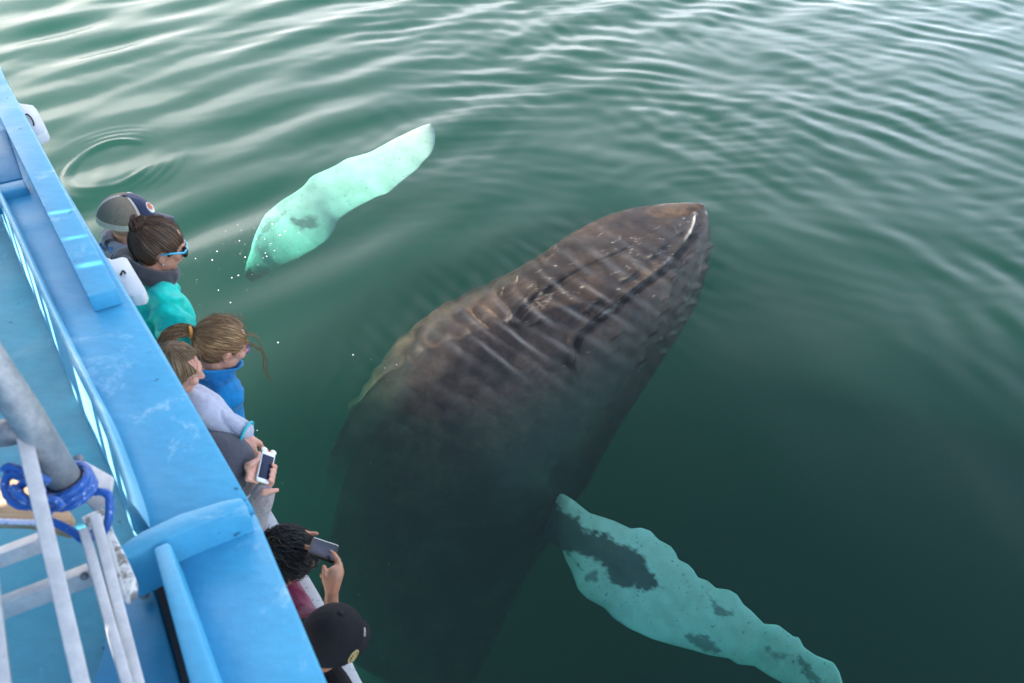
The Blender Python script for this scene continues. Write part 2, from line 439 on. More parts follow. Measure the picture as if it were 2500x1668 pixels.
def fin_mesh(root, top, bot, zt, zb, thick, nu, nv, dark, name, wavy=0.0, ext=None, sm_=2, pl=1.0):
    """top/bot: the two long edges in photo pixels root->tip, zt/zb their depths (start,end)"""
    A = smooth1(resample(top, nu), sm_); B = smooth1(resample(bot, nu), sm_)
    u = np.linspace(0, 1, nu); v = np.linspace(0, 1, nv)
    U, Vv = np.meshgrid(u, v, indexing='ij')
    pxl = A[:, None, :2] * (1 - Vv[..., None]) + B[:, None, :2] * Vv[..., None]
    z = (np.interp(U, zt[0], zt[1])) * (1 - Vv) + np.interp(U, zb[0], zb[1]) * Vv
    P = np.array([W(pxl[i, j, 0], pxl[i, j, 1], z[i, j]) for i in range(nu) for j in range(nv)]).reshape(nu, nv, 3)
    gu = np.gradient(P, axis=0); gv = np.gradient(P, axis=1)
    n = np.cross(gu, gv); n /= np.linalg.norm(n, axis=2)[..., None]
    if n[..., 2].mean() < 0: n = -n
    prof = np.sqrt(np.clip(np.sin(np.clip(Vv ** .75, 0, 1) * math.pi), 0, 1)) * (.35 + .65 * (1 - U)) * np.clip(np.minimum(U, 1 - U) * 14, 0, 1) ** .5
    px, py = pxl[..., 0], pxl[..., 1]
    lum = wavy * (warp(px, py, .035, 51) + .5 * warp(px, py, .09, 52))
    up = P + n * (thick * prof + lum * prof)[..., None]; dn = P - n * (thick * .8 * prof)[..., None]
    V = np.concatenate([up.reshape(-1, 3), dn.reshape(-1, 3)])
    F = []
    K = nu * nv
    i = (np.arange(nu - 1)[:, None] * nv + np.arange(nv - 1)[None, :]).ravel()
    F += np.stack([i, i + 1, i + nv + 1, i + nv], 1).tolist()
    F += np.stack([K + i, K + i + nv, K + i + nv + 1, K + i + 1], 1).tolist()
    ring = [(k, 0) for k in range(nu)] + [(nu - 1, k) for k in range(1, nv)] + [(k, nv - 1) for k in range(nu - 2, -1, -1)] + [(0, k) for k in range(nv - 2, 0, -1)]
    rr = [a_ * nv + b_ for a_, b_ in ring]
    for k in range(len(rr)):
        a_, b_ = rr[k], rr[(k + 1) % len(rr)]; F.append([a_, b_, K + b_, K + a_])
    me = bpy.data.meshes.new(name); me.from_pydata(V.tolist(), [], F)
    bm = bmesh.new(); bm.from_mesh(me)
    bmesh.ops.remove_doubles(bm, verts=bm.verts, dist=1e-5)
    bmesh.ops.recalc_face_normals(bm, faces=bm.faces); bm.to_mesh(me); bm.free()
    co = np.zeros(len(me.vertices) * 3); me.vertices.foreach_get('co', co); co = co.reshape(-1, 3)
    px, py = PXa(co)
    nz = 4 * warp(px, py, .08, 81) + 3.5 * warp(px, py, .2, 82) + 2 * warp(px, py, .42, 83)
    m = np.zeros(len(co))
    for poly, val in dark:
        ins = inpoly(px, py, poly)
        dd, _, _ = dline(px, py, list(poly) + [poly[0]])
        sdist = np.where(ins, dd, -dd) + nz
        m = np.maximum(m, val * .92 * sstep(-7, 7, sdist))
    if ext is not None: m = np.maximum(m, ext(px, py, nz))
    at = me.attributes.new('dark', 'FLOAT', 'POINT'); at.data.foreach_set('value', m.astype(np.float32))
    t = NT('flipper_skin')
    a = t.attr('dark').outputs['Fac']
    pale = t.ramp(t.noise(3.5, 6, .6), [(.3, (.22 * pl, .23 * pl, .20 * pl)), (.6, (.31 * pl, .31 * pl, .28 * pl))])
    spot = t.ramp(t.noise(26, 3, .6), [(.30, (.35, .36, .34)), (.36, (1, 1, 1))])
    pale = t.mix(1.0, pale, spot, 'MULTIPLY')
    c = t.mix(a, pale, (.020, .023, .026))
    t.bsdf(c, .5, t.bump(t.noise(9, 5, .6), .3, .02), .3)
    return link(name, me, t.m, root)

def build_whale():
    root = empty('humpback_whale', W(1100, 1150, -2.2))
    tag(root, 'dark humpback whale rising beside the boat with barnacled snout and two white flippers', 'whale')
    global WBODY
    WBODY = build_whale_body(root)
    # near flipper, lower right
    top = [(1270, 1215), (1310, 1205), (1352, 1203), (1375, 1206), (1400, 1222), (1440, 1253), (1470, 1262), (1500, 1272), (1540, 1291), (1565, 1288), (1588, 1296), (1608, 1318),
           (1638, 1334), (1650, 1350), (1656, 1366), (1680, 1378), (1692, 1390), (1704, 1410), (1728, 1418), (1748, 1436), (1780, 1440), (1800, 1452), (1815, 1476), (1835, 1492), (1866, 1524), (1900, 1526),
           (1925, 1545), (1938, 1555), (1950, 1556), (1962, 1580), (1990, 1600), (2015, 1610), (2035, 1618), (2048, 1640), (2056, 1668), (2070, 1700), (2072, 1730)]
    bot = [(1270, 1290), (1310, 1305), (1345, 1325), (1374, 1340), (1382, 1368), (1396, 1395), (1412, 1440), (1430, 1460), (1475, 1485), (1500, 1512), (1535, 1535), (1590, 1560),
           (1640, 1575), (1690, 1588), (1730, 1600), (1780, 1608), (1800, 1622), (1840, 1626), (1880, 1652), (1920, 1672), (1980, 1705), (2030, 1730), (2072, 1738)]
    dark = [([(1200, 1180), (1300, 1180), (1352, 1200), (1360, 1225), (1368, 1250), (1402, 1262), (1430, 1290), (1455, 1298), (1480, 1303), (1500, 1318), (1525, 1332), (1550, 1350), (1572, 1365), (1582, 1388), (1602, 1412), (1622, 1436),
              (1600, 1440), (1572, 1444), (1548, 1430), (1510, 1432), (1490, 1420), (1478, 1396), (1468, 1378), (1452, 1362), (1420, 1352), (1390, 1346), (1372, 1340), (1340, 1345), (1300, 1340), (1200, 1340)], 1.0),
            ([(1425, 1398), (1455, 1400), (1456, 1415), (1430, 1418)], .7), ([(1376, 1342), (1386, 1345), (1418, 1378), (1430, 1400), (1422, 1402), (1405, 1380)], .8),
            ([(1678, 1550), (1700, 1552), (1740, 1568), (1764, 1590), (1755, 1600), (1720, 1592), (1690, 1575)], .75),
            ([(1950, 1600), (1975, 1622), (2010, 1662), (2030, 1690), (1990, 1680), (1960, 1640)], .7), ([(1870, 1578), (1880, 1575), (1890, 1596), (1935, 1600), (1900, 1606), (1872, 1596)], .6)]
    for a_, b_ in (((1725, 1446), (1790, 1498)),):
        dark.append(([(1725, 1445), (1732, 1450), (1745, 1475), (1765, 1490), (1790, 1497), (1788, 1503), (1755, 1502), (1752, 1498), (1775, 1496), (1755, 1488), (1738, 1472)], .7))
    fin_mesh(root, top, bot, ([0, .05, .13, .3, 1], [-2.6, -2.0, -1.45, -1.25, -1.5]), ([0, .05, .13, .3, 1], [-2.9, -2.3, -1.85, -1.65, -1.85]), .09, 420, 150, dark, 'flipper', .012, None, 2, 1.75)
    # far flipper, pale green, rising to the surface
    top = [(598, 676), (604, 640), (612, 612), (616, 596), (622, 572), (636, 545), (645, 525), (665, 508), (690, 488), (718, 472), (745, 452), (757, 432), (785, 420), (820, 405), (845, 388), (878, 380), (905, 372),
           (935, 355), (962, 340), (1000, 322), (1040, 303), (1052, 303)]
    bot = [(612, 690), (640, 676), (676, 656), (720, 636), (768, 610), (800, 588), (818, 562), (822, 540), (850, 520), (880, 502), (905, 490), (925, 478), (945, 476), (960, 462), (985, 440), (1005, 425), (1022, 412), (1035, 392), (1050, 382), (1060, 360), (1064, 335), (1060, 315)]
    dark = [([(705, 525), (725, 535), (745, 532), (772, 532), (778, 545), (765, 558), (735, 560), (718, 545)], .8),
            ([(652, 540), (675, 522), (700, 512), (712, 512), (690, 528), (670, 545), (648, 572), (622, 590)], .55),
            ([(688, 505), (700, 486), (706, 488), (694, 508)], .5), ([(640, 590), (655, 575), (660, 600), (650, 612)], .3)]
    def ext(px, py, nz): return sstep(-14, 26, py - 640 - .5 * np.clip(px - 600, 0, 120) + 1.5 * nz)
    fin_mesh(root, top, bot, ([0, .12, .3, 1], [-1.9, -1.35, -.95, -.34]), ([0, .12, .3, 1], [-2.3, -1.8, -1.4, -.46]), .10, 300, 120, dark, 'flipper', .004, ext, 40)
    return root
build_whale()

def build_murk():
    """the body of the sea: one closed volume under the surface; its lid dips over the whale, shaped so focused sun reaches the skin"""
    n = len(WBODY.data.vertices); co = np.zeros(n * 3); WBODY.data.vertices.foreach_get('co', co); co = co.reshape(-1, 3)
    g = .05; x0, y0, nx, ny = -5.0, 3.0, 180, 160
    zt = np.full((ny, nx), -99.0)
    ix = ((co[:, 0] - x0) / g).astype(int); iy = ((co[:, 1] - y0) / g).astype(int)
    ok = (ix >= 0) & (ix < nx) & (iy >= 0) & (iy < ny); np.maximum.at(zt, (iy[ok], ix[ok]), co[ok, 2])
    for _ in range(2):                                      # close gaps in the raster
        q = zt.copy()
        for dy in (-1, 0, 1):
            for dx in (-1, 0, 1): q = np.maximum(q, np.roll(np.roll(zt, dy, 0), dx, 1))
        zt = np.where(zt < -50, q, zt)
    top = np.full((ny, nx), -.075)
    lit = np.where(zt > -.95, zt - .09, 0)
    for k in range(0, 22):
        s_ = k * g; sh = np.roll(np.roll(lit, -int(round(.951 * k)), 1), -int(round(.309 * k)), 0)
        top = np.minimum(top, np.where(sh < 0, sh + s_ / .855, 0))
    for _ in range(2): top = np.minimum(top, .25 * (np.roll(top, 1, 0) + np.roll(top, -1, 0) + np.roll(top, 1, 1) + np.roll(top, -1, 1)))
    xs = np.concatenate([x0 - np.geomspace(.2, 900, 14)[::-1], x0 + g * (np.arange(nx) + .5), x0 + g * nx + np.geomspace(.2, 900, 14)])
    ys = np.concatenate([y0 - np.geomspace(.2, 900, 14)[::-1], y0 + g * (np.arange(ny) + .5), y0 + g * ny + np.geomspace(.2, 900, 14)])
    X, Y = np.meshgrid(xs, ys); Z = np.full(X.shape, -.075); Z[14:14 + ny, 14:14 + nx] = top
    NY, NX = X.shape; V = np.stack([X, Y, Z], -1).reshape(-1, 3); i = (np.arange(NX - 1)[None, :] + NX * np.arange(NY - 1)[:, None]).ravel()
    F = np.stack([i, i + 1, i + NX + 1, i + NX], 1).tolist()
    ring = np.concatenate([np.arange(NX), NX - 1 + NX * np.arange(1, NY), NX * (NY - 1) + np.arange(NX - 2, -1, -1), NX * np.arange(NY - 2, 0, -1)])
    b = len(V); VB = V[ring].copy(); VB[:, 2] = -14; m = len(ring)
    F += [[int(ring[j]), b + j, b + (j + 1) % m, int(ring[(j + 1) % m])] for j in range(m)] + [[b + j for j in range(m - 1, -1, -1)]]
    t = NT('murky_green_water')
    ab = t.n('ShaderNodeVolumeAbsorption'); ab.inputs[0].default_value = (.16, .765, .71, 1); ab.inputs[1].default_value = .50
    sc = t.n('ShaderNodeVolumeScatter'); sc.inputs[0].default_value = (.50, .67, .61, 1); sc.inputs[1].default_value = .035
    sc.inputs['Anisotropy'].default_value = .35
    ad = t.n('ShaderNodeAddShader'); t.l(ab.outputs[0], ad.inputs[0]); t.l(sc.outputs[0], ad.inputs[1])
    t.l(ad.outputs[0], t.out.inputs[1])
    o = mk('water', np.concatenate([V, VB]).tolist(), F, t.m, None, False)
    bm = bmesh.new(); bm.from_mesh(o.data); bmesh.ops.recalc_face_normals(bm, faces=bm.faces); bm.to_mesh(o.data); bm.free()
    tag(o, kind='structure')
build_murk()
# ------------------------------------------------------------------ boat
def paint(name, c, c2, worn=(.45, .66, .78), rough=.38, chips=True, scale=1.0):
    t = NT(name)
    base = t.mix(t.ramp(t.noise(2.3 * scale, 5, .6), [(.35, (0,) * 3), (.68, (1,) * 3)]), c, c2)
    mp = t.scalevec((9 * scale, 22 * scale, 9 * scale)); mp.inputs['Rotation'].default_value = (0, 0, .6)
    br = t.ramp(t.noise(2.0, 6, .65, mp.outputs[0]), [(.3, (.92,) * 3), (.7, (1.07,) * 3)])
    base = t.mix(1.0, base, br, 'MULTIPLY')
    w_ = t.ramp(t.noise(3.1 * scale, 8, .72, None, .4), [(.58, (0,) * 3), (.68, (.6,) * 3)])
    base = t.mix(w_, base, worn)
    if chips:
        d_ = t.ramp(t.noise(17 * scale, 5, .6), [(.685, (0,) * 3), (.71, (.85,) * 3)])
        base = t.mix(d_, base, (.02, .10, .17))
    nb = t.bump(t.noise(60, 4, .6), .12, .004, t.bump(t.noise(7, 5, .6), .35, .012))
    t.bsdf(base, t.ramp(t.noise(6, 4), [(.3, (rough - .1,) * 3), (.7, (rough + .15,) * 3)]), nb, .5)
    return t.m
M_BLUE = paint('blue_paint', (.050, .31, .51), (.075, .36, .56))
M_PALE = paint('sunlit_tone_blue_paint', (.13, .37, .52), (.20, .45, .58), worn=(.55, .66, .70))  # coaming blue made lighter; brightness of its sun patches put into the colour
M_BLUE2 = paint('blue_paint_deep', (.02, .21, .38), (.03, .26, .44), worn=(.2, .5, .7))
M_DECK = paint('turquoise_deck_paint', (.035, .25, .34), (.06, .32, .40), worn=(.35, .62, .66), rough=.5)
def metal(name, c, c2, rough=.5, met=.35, sc=30):
    t = NT(name)
    base = t.mix(t.ramp(t.noise(sc, 6, .7), [(.4, (0,) * 3), (.65, (1,) * 3)]), c, c2)
    rust = t.ramp(t.noise(sc * .55, 5, .7, None, .5), [(.66, (0,) * 3), (.72, (.8,) * 3)])
    base = t.mix(rust, base, (.16, .12, .09))
    t.bsdf(base, rough, t.bump(t.noise(sc * 3, 4), .25, .003), .5, met)
    return t.m
M_GALV = metal('galvanised_steel', (.24, .26, .28), (.38, .39, .40), .5, .3)
M_ALU = metal('weathered_aluminium', (.42, .41, .42), (.54, .53, .53), .5, .15, 22)
M_DARKM = metal('stained_metal', (.14, .15, .17), (.26, .26, .28), .55, .3)
def plain(name, c, rough=.5, v=.12, sc=12, spec=.4, bump=.15):
    t = NT(name)
    base = t.mix(t.ramp(t.noise(sc, 5, .6), [(.3, (0,) * 3), (.7, (1,) * 3)]), tuple(x * (1 - v) for x in c), tuple(min(1, x * (1 + v)) for x in c))
    t.bsdf(base, rough, t.bump(t.noise(sc * 4, 4), bump, .003), spec)
    return t.m
M_WHITEP = plain('white_plastic', (.58, .59, .61), .45, .1, 8)
M_RAIL = NT('weathered_white_rail')
_b = M_RAIL.mix(M_RAIL.ramp(M_RAIL.noise(60, 6, .75), [(.56, (0,) * 3), (.66, (1,) * 3)]), (.56, .57, .58), (.13, .13, .14))
M_RAIL.bsdf(_b, .7, M_RAIL.bump(M_RAIL.noise(80, 5), .4, .004), .3); M_RAIL = M_RAIL.m
M_WOOD = NT('bare_plank_wood'); _mp = M_WOOD.scalevec((3, 40, 20))
_b = M_WOOD.ramp(M_WOOD.noise(2, 6, .6, _mp.outputs[0]), [(.3, (.38, .22, .12)), (.7, (.62, .42, .26))])
M_WOOD.bsdf(_b, .7, M_WOOD.bump(M_WOOD.noise(4, 5, .6, _mp.outputs[0]), .4, .004), .2); M_WOOD = M_WOOD.m
M_BLACK = plain('shade_and_lashing_black', (.012, .013, .016), .7, .2)

def prism(name, top, thick, mat, parent, bevel=0.0, seg=2):
    """top: world points (counter- or clockwise) of the upper face"""
    n = len(top)
    V = [Vector(p) for p in top] + [Vector(p) - Vector((0, 0, thick)) for p in top]
    F = [list(range(n)), list(range(2 * n - 1, n - 1, -1))] + [[i, n + i, n + (i + 1) % n, (i + 1) % n] for i in range(n)]
    return mk(name, V, F, mat, parent, False, bevel, seg)
def pslab(name, pts, z, thick, mat, parent, bevel=0.0, seg=2):
    return prism(name, [W(x, y, z) for x, y in pts], thick, mat, parent, bevel, seg)
def beam(name, a, b, wx, wy, mat, parent, upv=(0, 0, 1), bevel=.003):
    a = Vector(a); b = Vector(b); t = (b - a).normalized(); s = t.cross(Vector(upv)).normalized(); u = s.cross(t)
    V = []
    for p in (a, b):
        for i, j in ((-1, -1), (1, -1), (1, 1), (-1, 1)): V.append(p + s * wx * .5 * i + u * wy * .5 * j)
    F = [(3, 2, 1, 0), (4, 5, 6, 7), (0, 1, 5, 4), (1, 2, 6, 5), (2, 3, 7, 6), (3, 0, 4, 7)]
    return mk(name, V, F, mat, parent, False, bevel)
def catmull(P, n=8, closed=False):
    P = [Vector(p) for p in P]; out = []
    m = len(P)
    for i in range(m - 1):
        p0 = P[max(i - 1, 0)]; p1 = P[i]; p2 = P[i + 1]; p3 = P[min(i + 2, m - 1)]
        for k in range(n):
            t = k / n
            out.append(.5 * ((2 * p1) + (p2 - p0) * t + (2 * p0 - 5 * p1 + 4 * p2 - p3) * t * t + (3 * p1 - p0 - 3 * p2 + p3) * t ** 3))
    out.append(P[-1]); return out
def tube_vf(path, rad, sides=12, lobes=0, pitch=0, amp=0, V=None, F=None, A=None):
    V = [] if V is None else V; F = [] if F is None else F
    base = len(V); path = [Vector(p) for p in path]; up = None; s = 0
    for i, p in enumerate(path):
        t = (path[min(i + 1, len(path) - 1)] - path[max(i - 1, 0)]).normalized()
        if up is None: up = t.orthogonal().normalized()
        up = (up - t * up.dot(t)).normalized(); sd = t.cross(up)
        if i: s += (p - path[i - 1]).length
        r = rad(i / (len(path) - 1)) if callable(rad) else rad
        for k in range(sides):
            a = 2 * math.pi * k / sides; rr = r
            if lobes:
                ph = lobes * (a + s * pitch) / 1.0
                rr = r * (1 - amp + amp * abs(math.cos(ph / 2)) * 1.0)
            V.append(p + (up * math.cos(a) + sd * math.sin(a)) * rr)
            if A is not None: A.append(((a + s * pitch) / (2 * math.pi) * (lobes or 1)))
    for i in range(len(path) - 1):
        for k in range(sides):
            F.append((base + i * sides + k, base + i * sides + (k + 1) % sides, base + (i + 1) * sides + (k + 1) % sides, base + (i + 1) * sides + k))
    F.append(tuple(base + k for k in range(sides - 1, -1, -1))); F.append(tuple(base + (len(path) - 1) * sides + k for k in range(sides)))
    return V, F
def tube(name, path, rad, mat, parent=None, sides=16):
    V, F = tube_vf(path, rad, sides); return mk(name, V, F, mat, parent, True)

ZB = 4.5                                   # top of the painted side deck
E0, E1, E2, E3 = W(0, 192, ZB), W(393, 850, ZB), W(613, 1226, ZB), W(800, 1668, ZB)
DIR = (E1 - E0).normalized() * -1          # towards the bow
DIR = Vector((DIR.x, DIR.y, 0)).normalized()
if DIR.y < 0: DIR = -DIR
INB = Vector((-DIR.y, DIR.x, 0))           # inboard
if INB.x > 0: INB = -INB
BOW = E0 + DIR * 1.4; STERN = E3 + (E3 - E2).normalized() * 6
def build_boat():
    root = empty('tour_boat', (E1.x + INB.x * 1.5, E1.y + INB.y * 1.5, 0))
    tag(root, 'bright blue painted wooden whale watching boat with peeling upper deck and white cap rail', 'boat')
    # side deck of the upper level, from outer edge to the coaming
    IR = [(-420, -330), (-200, 75), (0, 458), (58, 578), (143, 761), (160, 800), (223, 928), (281, 1039), (351, 1230), (380, 1300)]
    inner = [W(x - 14, y, ZB) for x, y in IR[2:]]
    outer = [BOW, E0, E1, E2 + (E3 - E2) * .04]
    fwd = [BOW + INB * .55]
    prism('side_deck', outer + list(reversed(inner)) + [fwd[0]], .12, M_BLUE, root, .008)
    # after panel beyond the cross beam
    pslab_pts = [E2 + (E3 - E2) * .045, E3, STERN, STERN + INB * 1.1] + [W(x, y, ZB - .015) for x, y in ((590, 1850), (500, 1640), (395, 1330))]
    prism('after_panel', [Vector((p.x, p.y, ZB - .012)) for p in pslab_pts], .1, M_BLUE, root, .008)
    # coaming: a rounded ridge between side deck and inner deck
    L = [(-230, 70), (-110, 310), (0, 534), (52, 655), (112, 795), (182, 966), (236, 1084), (277, 1172), (318, 1285), (330, 1325)]
    Rr = [(-160, 140), (-80, 300), (4, 466), (60, 582), (160, 800), (223, 928), (281, 1039), (325, 1150), (356, 1240), (366, 1290)]
    Lp = catmull([W(x, y, 4.30) for x, y in L], 8); Rp = catmull([W(x, y, ZB + .004) for x, y in Rr], 8)
    prof = [(0, 4.30), (.12, 4.345), (.30, 4.415), (.50, 4.495), (.62, 4.54), (.74, 4.565), (.88, 4.55), (1, ZB + .004), (1.0, 4.36), (.3, 4.28)]
    V = []
    for a_, b_ in zip(Lp, Rp):
        for f, z in prof:
            p = a_ + (b_ - a_) * f; V.append((p.x, p.y, z))
    K = len(prof); F = [[i * K + j, i * K + (j + 1) % K, (i + 1) * K + (j + 1) % K, (i + 1) * K + j] for i in range(len(Lp) - 1) for j in range(K)]
    F += [list(range(K - 1, -1, -1)), [(len(Lp) - 1) * K + j for j in range(K)]]
    mk('coaming', V, F, M_PALE, root, True)
    # inner deck
    q = [BOW + INB * .3, E1 + INB * .12, E3 + INB * .25 - DIR * 1, STERN + INB * .4, STERN + INB * 3.6, BOW + INB * 3.2 - DIR * .6]
    prism('inner_deck', [Vector((p.x, p.y, 4.30)) for p in q], .10, M_DECK, root)
    # plank laid along the side deck
    o = pslab('plank', [(-205, -130), (-125, -130), (10, 185), (180, 502), (286, 704), (214, 725), (9, 306)], ZB + .062, .058, M_BLUE, root, .006)
    pslab('batten', [(-90, 470), (56, 437), (66, 457), (-90, 492)], ZB + .03, .08, M_BLUE2, root, .006)
    pslab('recess_shade_patch', [(-90, 330), (14, 316), (54, 434), (-90, 466)], ZB + .006, .03, M_BLUE2, root, .004)  # flat darker slab; the band's shade put into its colour
    # heavy paint lines: cross beam, raised board, dark gap
    pslab('cross_beam', [(262, 1350), (345, 1296), (440, 1252), (540, 1222), (590, 1212), (604, 1236), (520, 1268), (430, 1305), (292, 1372)], ZB + .075, .14, M_BLUE, root, .008, 2)
    pslab('raised_board', [(372, 1337), (412, 1320), (534, 1668), (600, 1860), (520, 1860), (462, 1668)], ZB + .085, .13, M_BLUE, root, .008)
    pslab('gap_shade_strip', [(360, 1358), (374, 1350), (474, 1700), (520, 1860), (500, 1860), (456, 1700)], ZB - .09, .05, M_BLACK, root)  # black strip laid in the gap; its shadow put into the colour
    pslab('deck_hatch', [(286, 1378), (352, 1352), (450, 1700), (495, 1870), (150, 1870), (250, 1600)], 4.36, .04, M_BLUE2, root, .006)
    # fascia under the edge
    for z0, z1, off in ((4.38, 4.05, -.02), (4.20, 4.12, .035)):
        V = []
        pts = [BOW, E0 + (BOW - E0) * .3, E1, E2, E3, STERN] if off < 0 else [E0 + DIR * 1.2, E0 + DIR * .4, E0 - DIR * .3, E0 - DIR * .9]
        for p in pts:
            a_ = p - INB * off; b_ = p + INB * .05
            for v, z in ((a_, z0), (b_, z0), (b_, z1), (a_, z1)): V.append((v.x, v.y, z))
        F = [[i * 4 + j, i * 4 + (j + 1) % 4, i * 4 + 4 + (j + 1) % 4, i * 4 + 4 + j] for i in range(len(pts) - 1) for j in range(4)] + [[3, 2, 1, 0], [len(V) - 4 + j for j in range(4)]]
        mk('fascia', V, F, M_BLUE2, root)
    # white plastic blocks bolted under the edge
    for pts, rope, z in (([(20, 240), (52, 252), (80, 256), (88, 264), (114, 315), (111, 323), (88, 333), (60, 330), (30, 290)], [(57, 274), (66, 279), (76, 288), (82, 300), (79, 308)], 4.33),
                         ([(240, 620), (273, 633), (300, 626), (310, 630), (354, 704), (352, 714), (346, 718), (324, 723), (300, 720)], [(289, 666), (296, 668), (302, 662), (308, 670)], 4.33)):
        o = pslab('white_block', pts, z, .045, M_WHITEP, root, .006)
        c = [W(x, y, z + .006) for x, y in rope]; c[0].z -= .02; c[-1].z -= .02
        tube('lashing', catmull(c, 5), .0035, M_BLACK, root, 8)
    # hull: plan outline at rail level, then down to below the waterline
    railpx = [(1010, 1900), (884, 1668), (793, 1477), (720, 1352), (650, 1229), (532, 1064), (422, 885), (304, 706), (190, 540), (60, 390), (-60, 230)]
    ZR = 3.25
    rail = [W(x, y, ZR) for x, y in railpx]
    rail = [rail[0] + (rail[0] - rail[1]).normalized() * k for k in (6, 3.5, 1.7, .6)] + rail
    tipw = Vector((BOW.x, BOW.y, ZR)) + INB * .2; rail += [tipw, Vector((BOW.x, BOW.y, ZR)) + INB * 1.4 + DIR * .15]
    rail = catmull(rail, 5)
    def sect(name, z0, z1, o0, o1, mat):
        V = []
        for i, p in enumerate(rail):
            t = (rail[min(i + 1, len(rail) - 1)] - rail[max(i - 1, 0)]).normalized(); nn = Vector((-t.y, t.x, 0))
            if nn.x > 0: nn = -nn
            if i > len(rail) - 6: nn = (INB - DIR).normalized()
            for o_, z in ((o0, z1), (o1, z1), (o1, z0), (o0, z0)):
                v = p + nn * o_; V.append((v.x, v.y, z))
        n = len(rail)
        F = [[i * 4 + j, i * 4 + (j + 1) % 4, i * 4 + 4 + (j + 1) % 4, i * 4 + 4 + j] for i in range(n - 1) for j in range(4)] + [[3, 2, 1, 0], [(n - 1) * 4 + j for j in range(4)]]
        return mk(name, V, F, mat, root, False, .008 if name == 'cap_rail' else 0)
    sect('cap_rail', ZR - .04, ZR, 0, .085, M_RAIL)
    sect('bulwark', 2.3, ZR - .042, .01, .06, M_BLUE2)
    sect('inner_ledge', ZR - .14, ZR - .07, .062, .13, M_BLUE2)
    sect('hull', -1.2, 2.298, .004, 2.2, M_BLUE2)
    # added unseen wall and roof shading the deck; openings traced back from sun patches
    tgt = [((4, 512), .05), ((27, 570), .05), ((60, 635), .065), ((90, 705), .05), ((122, 785), .035), ((205, 985), .085), ((255, 1096), .05), ((290, 1172), .025), ((310, 1228), .04)]
    base = E1 + INB * 2.05
    ops = []
    for (x, y), hw in tgt:
        p = W(x, y, 4.45); k = SUND
        # intersect with the wall plane  (p + k t - base) . INB = 0
        t_ = (base - p).dot(INB) / k.dot(INB); h = p + k * t_
        ops.append(((h - base).dot(DIR), h.z, hw, .10))
    for (x, y), hw, dz in (((165, 520), .03, -.018), ((201, 575), .010, -.018), ((240, 640), .014, -.018), ((455, 1560), .03, 0), ((95, 940), .03, -.2), ((240, 1270), .05, -.2), ((60, 1300), .06, -.2)):
        p = W(x, y, 4.58 + dz); t_ = (base - p).dot(INB) / SUND.dot(INB); h = p + SUND * t_
        ops.append(((h - base).dot(DIR), h.z, hw, .03))
    ops.sort()
    s0, s1, zl, zh = -7.0, 3.9, 4.301, 7.4
    cur = s0; bx = []
    for s_, z_, hw, hz_ in ops:
        a_, b_ = max(cur, s_ - hw), s_ + hw
        if b_ <= a_: continue
        bx.append((cur, a_, zl, zh)); bx.append((a_, b_, zl, z_ - hz_)); bx.append((a_, b_, z_ + hz_, zh)); cur = b_
    bx.append((cur, s1, zl, zh))
    V = []; F = []
    for a_, b_, c_, d_ in bx:
        if b_ - a_ < 1e-4: continue
        k = len(V)
        for th_ in (0, .03):
            for s_, z_ in ((a_, c_), (b_, c_), (b_, d_), (a_, d_)):
                v = base + DIR * s_ + INB * th_; V.append((v.x, v.y, z_))
        F += [[k, k + 1, k + 2, k + 3], [k + 7, k + 6, k + 5, k + 4]] + [[k + j, k + 4 + j, k + 4 + (j + 1) % 4, k + (j + 1) % 4] for j in range(4)]
    mk('unseen_shade_wall', V, F, M_BLUE, root)
    a_ = base + DIR * (s0 - .1) - INB * .1; b_ = base + DIR * (s1 + .1) - INB * .1
    prism('unseen_shade_roof', [Vector((v.x, v.y, 7.48)) for v in (a_, b_, b_ + INB * 2.4, a_ + INB * 2.4)], .078, M_WHITEP, root, .01)
    # galvanised pipe stanchion
    P = [WD(-330, 330, 1.28), WD(-40, 862, 1.42), WD(60, 1010, 1.48), WD(184, 1212, 1.60)]
    tube('pipe', P, .0305, M_GALV, root, 28)
    o = tube('pipe_branch', [WD(-120, 1070, 1.50), WD(20, 1056, 1.50), WD(56, 1046, 1.50)], .026, M_DARKM, root, 20)
    return root
BOAT = build_boat()

def build_ladder():
    root = empty('ladder', WD(120, 1400, 1.5))
    tag(root, 'scuffed white aluminium boarding ladder leaning across the deck corner', 'ladder')
    vd = ray(150, 1400).normalized()
    beam('side_rail', WD(58, 1062, 1.50), WD(206, 1700, 1.36), .026, .030, M_ALU, root, vd)
    beam('side_rail', WD(206, 1300, 1.56), WD(318, 1700, 1.40), .018, .04, M_ALU, root, vd)
    beam('side_rail', WD(232, 1262, 1.57), WD(345, 1700, 1.43), .020, .03, M_ALU, root, vd)
    beam('side_rail', WD(-34, 1330, 1.45), WD(12, 1720, 1.36), .026, .03, M_ALU, root, vd)
    beam('rung', WD(-90, 1395, 1.58), WD(105, 1322, 1.58), .036, .03, M_ALU, root, (0, .35, 1))
    beam('rung', WD(-90, 1520, 1.56), WD(232, 1398, 1.56), .036, .034, M_ALU, root, (0, .35, 1))
    o = tube('bolt', [WD(206, 1407, 1.535), WD(206, 1407, 1.525)], .008, M_DARKM, root, 16)
    return root
build_ladder()
